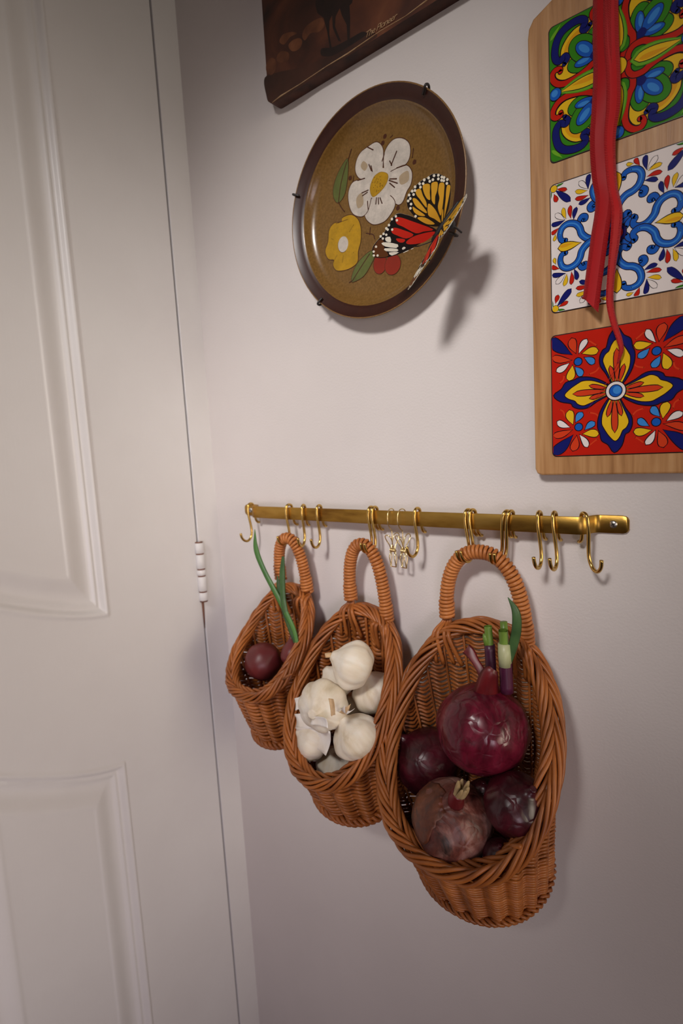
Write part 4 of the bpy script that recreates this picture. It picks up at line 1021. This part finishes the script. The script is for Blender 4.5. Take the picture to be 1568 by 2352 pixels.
# ------------------------------------------------------------------ bulbs
def frame(axis):
    z = Vector(axis).normalized(); x = z.orthogonal().normalized(); y = z.cross(x); return Matrix((x, y, z)).transposed().to_4x4()
def bulb_mesh(prof, r, mat, seed, lump=0.02, lobes=None, lobe_amt=0.0, n=48, wr=0.0):
    b = MB(); pts = [(p.x, p.y) for p in catmull([(a, c, 0) for a, c in prof], 5)]
    def fn(p, a, t):
        v_ = Vector(p); k = 1 + lump * noise.noise(Vector((v_.x * 2.2, v_.y * 2.2, v_.z * 2.2)) + Vector((seed, 0, 0)))
        if wr: k += wr * (noise.noise(Vector((math.cos(a) * 5, math.sin(a) * 5, p[2] * 3.0 + seed))) ) * max(0, 1 - abs(p[2]))
        if lobes: k *= 1 + lobe_amt * (abs(math.cos(a * lobes / 2 + 0.25 * math.sin(a * 2 + seed))) - 0.6) * math.sin(PI * min(1, max(0, t))) ** 0.5
        return v_.x * k * r, v_.y * k * r, v_.z * r * (1 + lump * 0.5 * math.sin(seed))
    b.lathe([(max(0.0005, q[0]), q[1]) for q in pts], mat, n=n, fn=fn)
    return b
ONION = [(0.0, -0.92), (0.12, -0.90), (0.45, -0.80), (0.80, -0.52), (0.98, -0.10), (0.97, 0.25), (0.78, 0.62), (0.45, 0.87), (0.22, 1.00), (0.13, 1.12), (0.10, 1.20), (0.0, 1.21)]
SHALLOT = [(0.0, -0.95), (0.2, -0.9), (0.6, -0.66), (0.88, -0.2), (0.90, 0.15), (0.70, 0.6), (0.35, 1.0), (0.14, 1.25), (0.08, 1.45), (0.0, 1.46)]
GARLIC = [(0.0, -0.66), (0.25, -0.70), (0.62, -0.62), (0.92, -0.28), (1.0, 0.05), (0.90, 0.38), (0.62, 0.66), (0.34, 0.84), (0.20, 0.98), (0.15, 1.10), (0.0, 1.11)]
def bulb(name, label, cat, group, c, axis, prof, r, mat, part, seed, **kw):
    t = thing(name, label, cat, c, group); t.matrix_world = Matrix.Translation(c) @ frame(axis)
    bulb_mesh(prof, r, mat, seed, **kw).build(part, t)
    return t
def to_local(t, p): return t.matrix_world.inverted() @ p
OG = 'red onions in the largest basket'
# the big sprouting onion
c = at(1108, 1676, -0.0650)
on = bulb('red_onion', 'big glossy red onion with cut green shoots, on top in the largest basket', 'onion', OG, c, (0.10, 0.12, 1.0), ONION[:8] + [(0.2, 0.95), (0.0, 0.96)], 0.0425, 'onion_red', 'bulb', 1.3, lump=0.05, wr=0.018, n=72)
bpy.context.view_layer.update()
def add_local(t, b, name, label=None):
    inv = t.matrix_world.inverted(); b.v = [tuple(inv @ Vector(p)) for p in b.v]
    o = b.build(name, t)
    if label: o['label'] = label
    return o
def shoot(t, p0, p1, p2, r0, r1, top_mat, low_mat, split, nm='shoot'):
    b = MB(); P = catmull([p0, (p0 + p1) / 2 + Vector((0.0, 0, 0)), p1], 4)
    b.tube(P, [r0 + (r0 * 0.0)] * len(P), low_mat, n=12)
    add_local(t, b, nm + '_sheath')
    b = MB(); d = (p2 - p1)
    # hollow cut tube
    Q = [p1 - d * 0.3, p1, p1 + d * 0.5, p2]
    b.tube(Q, r1, top_mat, n=12, cap=False); b.tube(Q[::-1], r1 * 0.72, top_mat, n=12, cap=False)
    L = 12; 
    add_local(t, b, nm)
YS = -0.060
shoot(on, at(1130, 1590, YS), at(1124, 1480, YS), at(1120, 1438, YS), 0.0049, 0.0036, 'stalk_green', 'stalk_purple', 0)
shoot(on, at(1164, 1590, YS), at(1158, 1484, YS), at(1155, 1448, YS - .002), 0.0058, 0.0042, 'stalk_green', 'stalk_purple', 0)
b = MB(); b.tube([at(1160, 1530, YS - .0006), at(1159, 1505, YS - .0006), at(1158, 1478, YS - .0006)], [0.0056, 0.0060, 0.0058], 'stalk_pale', n=12); add_local(on, b, 'pale_sheath')
b = MB(); b.tube([at(1160, 1480, YS + .006), at(1156, 1428, YS + .006)], 0.0034, 'stalk_green', n=10); add_local(on, b, 'shoot')
b = MB(); b.tube([at(1118, 1482, YS - .002), at(1114, 1465, YS - .002), at(1113, 1456, YS - .002)], [0.0026, 0.0025, 0.002], 'stalk_green', n=8); add_local(on, b, 'shoot')
def leaf(t, pts, ws, mat, fold=0.25, face=(0.5, -0.85, 0.1), name='leaf'):
    K = catmull(pts, 6); Wd = catmull([(w_, 0, 0) for w_ in ws], 6); b = MB(); vs = []; F = Vector(face).normalized()
    for i, p in enumerate(K):
        T = (K[min(len(K) - 1, i + 1)] - K[max(0, i - 1)]).normalized(); sd = T.cross(F).normalized(); w_ = max(0.0002, Wd[i].x)
        for k in range(7):
            u = k / 6 * 2 - 1; vs.append(p + sd * (w_ * u) + F * (fold * w_ * (1 - u * u)))
        for k in range(5, 0, -1):
            u = k / 6 * 2 - 1; vs.append(p + sd * (w_ * u * 0.96) + F * (fold * w_ * (1 - u * u) - 0.0005))
    n = 12; fs = [(i * n + k, i * n + (k + 1) % n, (i + 1) * n + (k + 1) % n, (i + 1) * n + k) for i in range(len(K) - 1) for k in range(n)]
    b.add(vs, fs, mat); add_local(t, b, name)
leaf(on, [at(1172, 1520, YS), at(1178, 1485, YS), at(1186, 1445, YS - .002), at(1184, 1405, YS - .004), at(1166, 1372, YS - .006)], [0.0015, 0.0040, 0.0042, 0.0034, 0.0003], 'leaf_dark')
# dry skin flaps round the neck of the onion
leaf(on, [at(1122, 1590, -0.070), at(1108, 1548, -0.071), at(1092, 1520, -0.069), at(1080, 1500, -0.067), at(1070, 1490, -0.066)], [0.0065, 0.0042, 0.0036, 0.0048, 0.0052], 'onion_skin_red', fold=0.15, name='dry_skin')
leaf(on, [at(1114, 1606, -0.066), at(1117, 1580, -0.072), at(1121, 1558, -0.075), at(1127, 1544, -0.075), at(1133, 1536, -0.074)], [0.0130, 0.0105, 0.0086, 0.0072, 0.0045], 'onion_skin_red', fold=0.55, name='dry_skin')
# other onions
c = at(985, 1750, -0.057)
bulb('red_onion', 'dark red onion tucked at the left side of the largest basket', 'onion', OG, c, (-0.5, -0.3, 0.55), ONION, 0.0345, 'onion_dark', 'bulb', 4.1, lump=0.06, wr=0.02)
c = at(1040, 1886, -0.098)
on2 = bulb('red_onion', 'brown-skinned onion with a dry neck, at the front of the largest basket', 'onion', OG, c, (0.30, -0.36, 0.78), ONION[:8] + [(0.3, 0.92), (0.2, 0.96), (0.0, 0.97)], 0.0365, 'onion_brown', 'bulb', 7.7, lump=0.06, wr=0.02, n=64)
bpy.context.view_layer.update()
nk = c + Vector((0.30, -0.36, 0.78)).normalized() * 0.035
b = MB(); b.tube(catmull([nk, nk + V(0.002, -0.003, 0.008), nk + V(0.006, -0.005, 0.014)], 4), [0.0075, 0.0072, 0.0070, 0.0067, 0.0065, 0.0063, 0.0061, 0.0060, 0.0058], 'onion_skin_red', n=12); add_local(on2, b, 'neck')
b = MB()
for q in range(9):
    a = q * 0.7; o_ = V(0.0034 * math.cos(a), 0.0026 * math.sin(a), 0); ln = 0.9 + 0.35 * math.sin(q * 2.3)
    b.tube(catmull([nk + V(0.0055, -0.005, 0.011) + o_, nk + V(0.009, -0.006, 0.011 + 0.008 * ln) + o_ * 1.25, nk + V(0.0115, -0.007, 0.011 + 0.015 * ln) + o_ * 1.5], 3), [0.0028, 0.0028, 0.0027, 0.0026, 0.0023, 0.0018, 0.0009], 'onion_root', n=6, flat=0.6)
add_local(on2, b, 'dry_tip')
# torn outer skin on the left of the front onion
b = MB(); ax2 = Vector((0.30, -0.36, 0.78)).normalized(); X2 = Vector((-0.9, -0.42, 0.1)); X2 = (X2 - ax2 * X2.dot(ax2)).normalized(); Y2 = ax2.cross(X2)
vs = []; nu, nv = 18, 10
for i in range(nu + 1):
    for j in range(nv + 1):
        a = -0.75 + 1.65 * i / nu + (0.16 * noise.noise((j * 0.8, 1.7, i * 0.05)) if i in (0, 1, nu - 1, nu) else 0.05 * noise.noise((i * .7, j * .7, 4))); l0 = 0.12 + 0.30 * noise.noise((i * 0.55, 3.3, 0)); la = l0 + (1.25 - l0) * j / nv
        rr = 0.0383 * (1 + 0.02 * noise.noise((i * .4, j * .4, 9))); vs.append(c + (X2 * math.cos(a) + Y2 * math.sin(a)) * rr * math.cos(la) * 1.0 + ax2 * rr * math.sin(la) * 0.95)
b.add(vs, [(i * (nv + 1) + j, (i + 1) * (nv + 1) + j, (i + 1) * (nv + 1) + j + 1, i * (nv + 1) + j + 1) for i in range(nu) for j in range(nv)], 'onion_peel')
o = add_local(on2, b, 'torn_skin'); sm = o.modifiers.new('solid', 'SOLIDIFY'); sm.thickness = 0.0004
c = at(1184, 1850, -0.084)
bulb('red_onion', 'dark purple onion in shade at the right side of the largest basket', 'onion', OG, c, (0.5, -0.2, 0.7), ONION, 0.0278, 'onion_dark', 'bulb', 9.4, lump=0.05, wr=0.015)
c = at(1146, 1966, -0.104)
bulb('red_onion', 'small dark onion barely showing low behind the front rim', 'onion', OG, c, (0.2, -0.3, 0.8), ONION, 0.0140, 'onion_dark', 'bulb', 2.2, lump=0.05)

bulb('red_onion', 'dark filler onion added to darken the gap at the centre of the largest basket', 'onion', OG, at(1112, 1838, -0.052), (0.1, -0.2, 0.8), ONION, 0.0200, 'onion_dark', 'bulb', 6.2, lump=0.05)  # added filler bulb that keeps the gap between the onions dark

# garlic
GG = 'garlic bulbs in the middle basket'
def garlic(label, c, axis, r, seed, stem=True, lobes=7, amt=0.07):
    t = bulb('garlic_bulb', label, 'garlic', GG, c, axis, GARLIC[:9] + [(0.15, 1.02), (0.0, 1.03)], r, 'garlic', 'bulb', seed, lump=0.05, lobes=lobes, lobe_amt=amt, n=90)
    if stem:
        b = MB(); P = catmull([(0, 0, r * 0.9), (0.02 * r, 0, r * 1.08), (r * 0.12, 0, r * 1.26)], 3); b.tube(P, [0.19 * r, 0.17 * r, 0.155 * r, 0.145 * r, 0.14 * r, 0.13 * r, 0.12 * r][:len(P)], 'garlic_stem', n=9, flat=0.7); b.build('stem', t)
    b = MB(); b.lathe([(0.0005, -0.72 * r), (0.22 * r, -0.74 * r), (0.26 * r, -0.68 * r), (0.24 * r, -0.60 * r)], 'garlic_stem', n=14, fn=lambda p, a, t_: (p[0] * (1 + .1 * math.sin(a * 5)), p[1] * (1 + .1 * math.cos(a * 4)), p[2])); b.build('root_plate', t)
    return t
garlic('garlic bulb on top of the pile, its neck pointing left', at(813, 1528, -0.077), (-0.80, -0.50, 0.45), 0.0256, 1.1)
g2 = garlic('garlic bulb with torn white skin facing out, at the left of the pile', at(743, 1620, -0.104), (0.25, -0.85, 0.10), 0.0271, 2.5, stem=False, lobes=8)
bpy.context.view_layer.update()
garlic('garlic bulb half hidden by the right rim, under the topmost bulb', at(862, 1592, -0.049), (-0.25, -0.2, 0.8), 0.0258, 3.9, stem=False)
g4 = garlic('garlic bulb with a dry curled neck, at the front right of the pile', at(819, 1693, -0.095), (-0.40, -0.25, 0.70), 0.0258, 5.2)
g5 = garlic('garlic bulb wrapped in loose papery skin, at the lower left of the pile', at(722, 1700, -0.0914), (-0.8, -0.4, 0.45), 0.0222, 6.6, stem=False)
garlic('garlic bulb at the bottom front of the pile, in shade near the rim', at(772, 1758, -0.072), (0.1, -0.3, 0.9), 0.0230, 7.3, stem=False)
garlic('garlic bulb showing only a sliver behind the topmost and left bulbs', at(776, 1568, -0.061), (-0.5, -0.3, 0.7), 0.0215, 8.8, stem=False)
garlic('garlic bulb deep in shadow at the centre of the pile', at(808, 1632, -0.046), (0.0, -0.4, 0.8), 0.0225, 9.9, stem=False)
# loose papery skins
bpy.context.view_layer.update()
def flap(t, pts, mat='garlic_skin', curl=0.002, name='loose_skin'):
    # quadrilateral sheet with a slight curl and ragged edge
    b = MB(); A, B_, C_, D_ = [Vector(p) for p in pts]; n = 8; vs = []
    nrm = (B_ - A).cross(D_ - A).normalized()
    for i in range(n + 1):
        for j in range(n + 1):
            u, v_ = i / n, j / n; p = A.lerp(B_, u).lerp(D_.lerp(C_, u), v_)
            e = (0.0012 * noise.noise((i * 0.9, j * 0.7, A.x * 300))) * (1 if (j == n or i in (0, n)) else 0.4)
            vs.append(p + nrm * (curl * math.sin(PI * u) + curl * 0.6 * math.sin(PI * v_)) + (D_ - A).normalized() * e)
    b.add(vs, [(i * (n + 1) + j, (i + 1) * (n + 1) + j, (i + 1) * (n + 1) + j + 1, i * (n + 1) + j + 1) for i in range(n) for j in range(n)], mat)
    o = add_local(t, b, name); sm = o.modifiers.new('solid', 'SOLIDIFY'); sm.thickness = 0.0003; return o
flap(g2, [at(716, 1646, -0.131), at(748, 1650, -0.133), at(753, 1674, -0.132), at(712, 1664, -0.130)])
flap(g2, [at(676, 1604, -0.110), at(690, 1600, -0.113), at(688, 1628, -0.114), at(678, 1632, -0.111)])
flap(g2, [at(754, 1604, -0.132), at(766, 1606, -0.132), at(770, 1642, -0.136), at(760, 1645, -0.136)], 'garlic_stem', 0.001, 'dry_stem')
flap(g5, [at(676, 1640, -0.100), at(690, 1640, -0.104), at(746, 1676, -0.116), at(678, 1672, -0.104)], curl=0.004)
flap(g5, [at(680, 1672, -0.106), at(758, 1680, -0.114), at(748, 1736, -0.112), at(668, 1705, -0.104)], curl=0.006)

bpy.context.view_layer.update()
for k_, (dx_, dy_) in enumerate(((-6, -10), (4, -12), (10, -4), (-12, -2))):
    flap(g4, [at(792, 1640, -0.110), at(800, 1638, -0.110), at(800 + dx_ * 1.4, 1634 + dy_ * 1.5, -0.112), at(788 + dx_, 1636 + dy_, -0.112)], 'garlic_stem' if k_ % 2 else 'garlic_skin', 0.0012)
# shallots in the smallest basket
SG = 'shallots in the smallest basket'
bulb('shallot', 'round dull red shallot at the front of the smallest basket', 'shallot', SG, at(604, 1520, -0.066), (0.75, 0.1, 0.55), SHALLOT[:6] + [(0.4, 0.84), (0.15, 1.0), (0.0, 1.05)], 0.0262, 'shallot', 'bulb', 3.0, lump=0.04)
s2 = bulb('shallot', 'sprouting shallot with long green leaves, half hidden by the rim of the smallest basket', 'shallot', SG, at(674, 1504, -0.058), (-0.1, 0.0, 1.0), SHALLOT, 0.0172, 'shallot', 'bulb', 5.0, lump=0.04)
bpy.context.view_layer.update()
YL = -0.062
leaf(s2, [at(682, 1476, YL), at(672, 1440, YL), at(640, 1375, YL), at(606, 1310, YL), at(588, 1262, YL), at(585, 1216, YL)], [0.0024, 0.0030, 0.0034, 0.0032, 0.0032, 0.0004], 'leaf_green', name='green_leaf')
leaf(s2, [at(678, 1476, YL), at(662, 1430, YL), at(650, 1375, YL), at(648, 1320, YL), at(650, 1278, YL)], [0.0024, 0.0030, 0.0036, 0.0036, 0.0016], 'leaf_dark', name='green_leaf')
leaf(s2, [at(674, 1470, YL + .004), at(652, 1405, YL + .004), at(640, 1350, YL + .004), at(637, 1322, YL + .004)], [0.0022, 0.0026, 0.0026, 0.0006], 'leaf_dark', name='green_leaf')
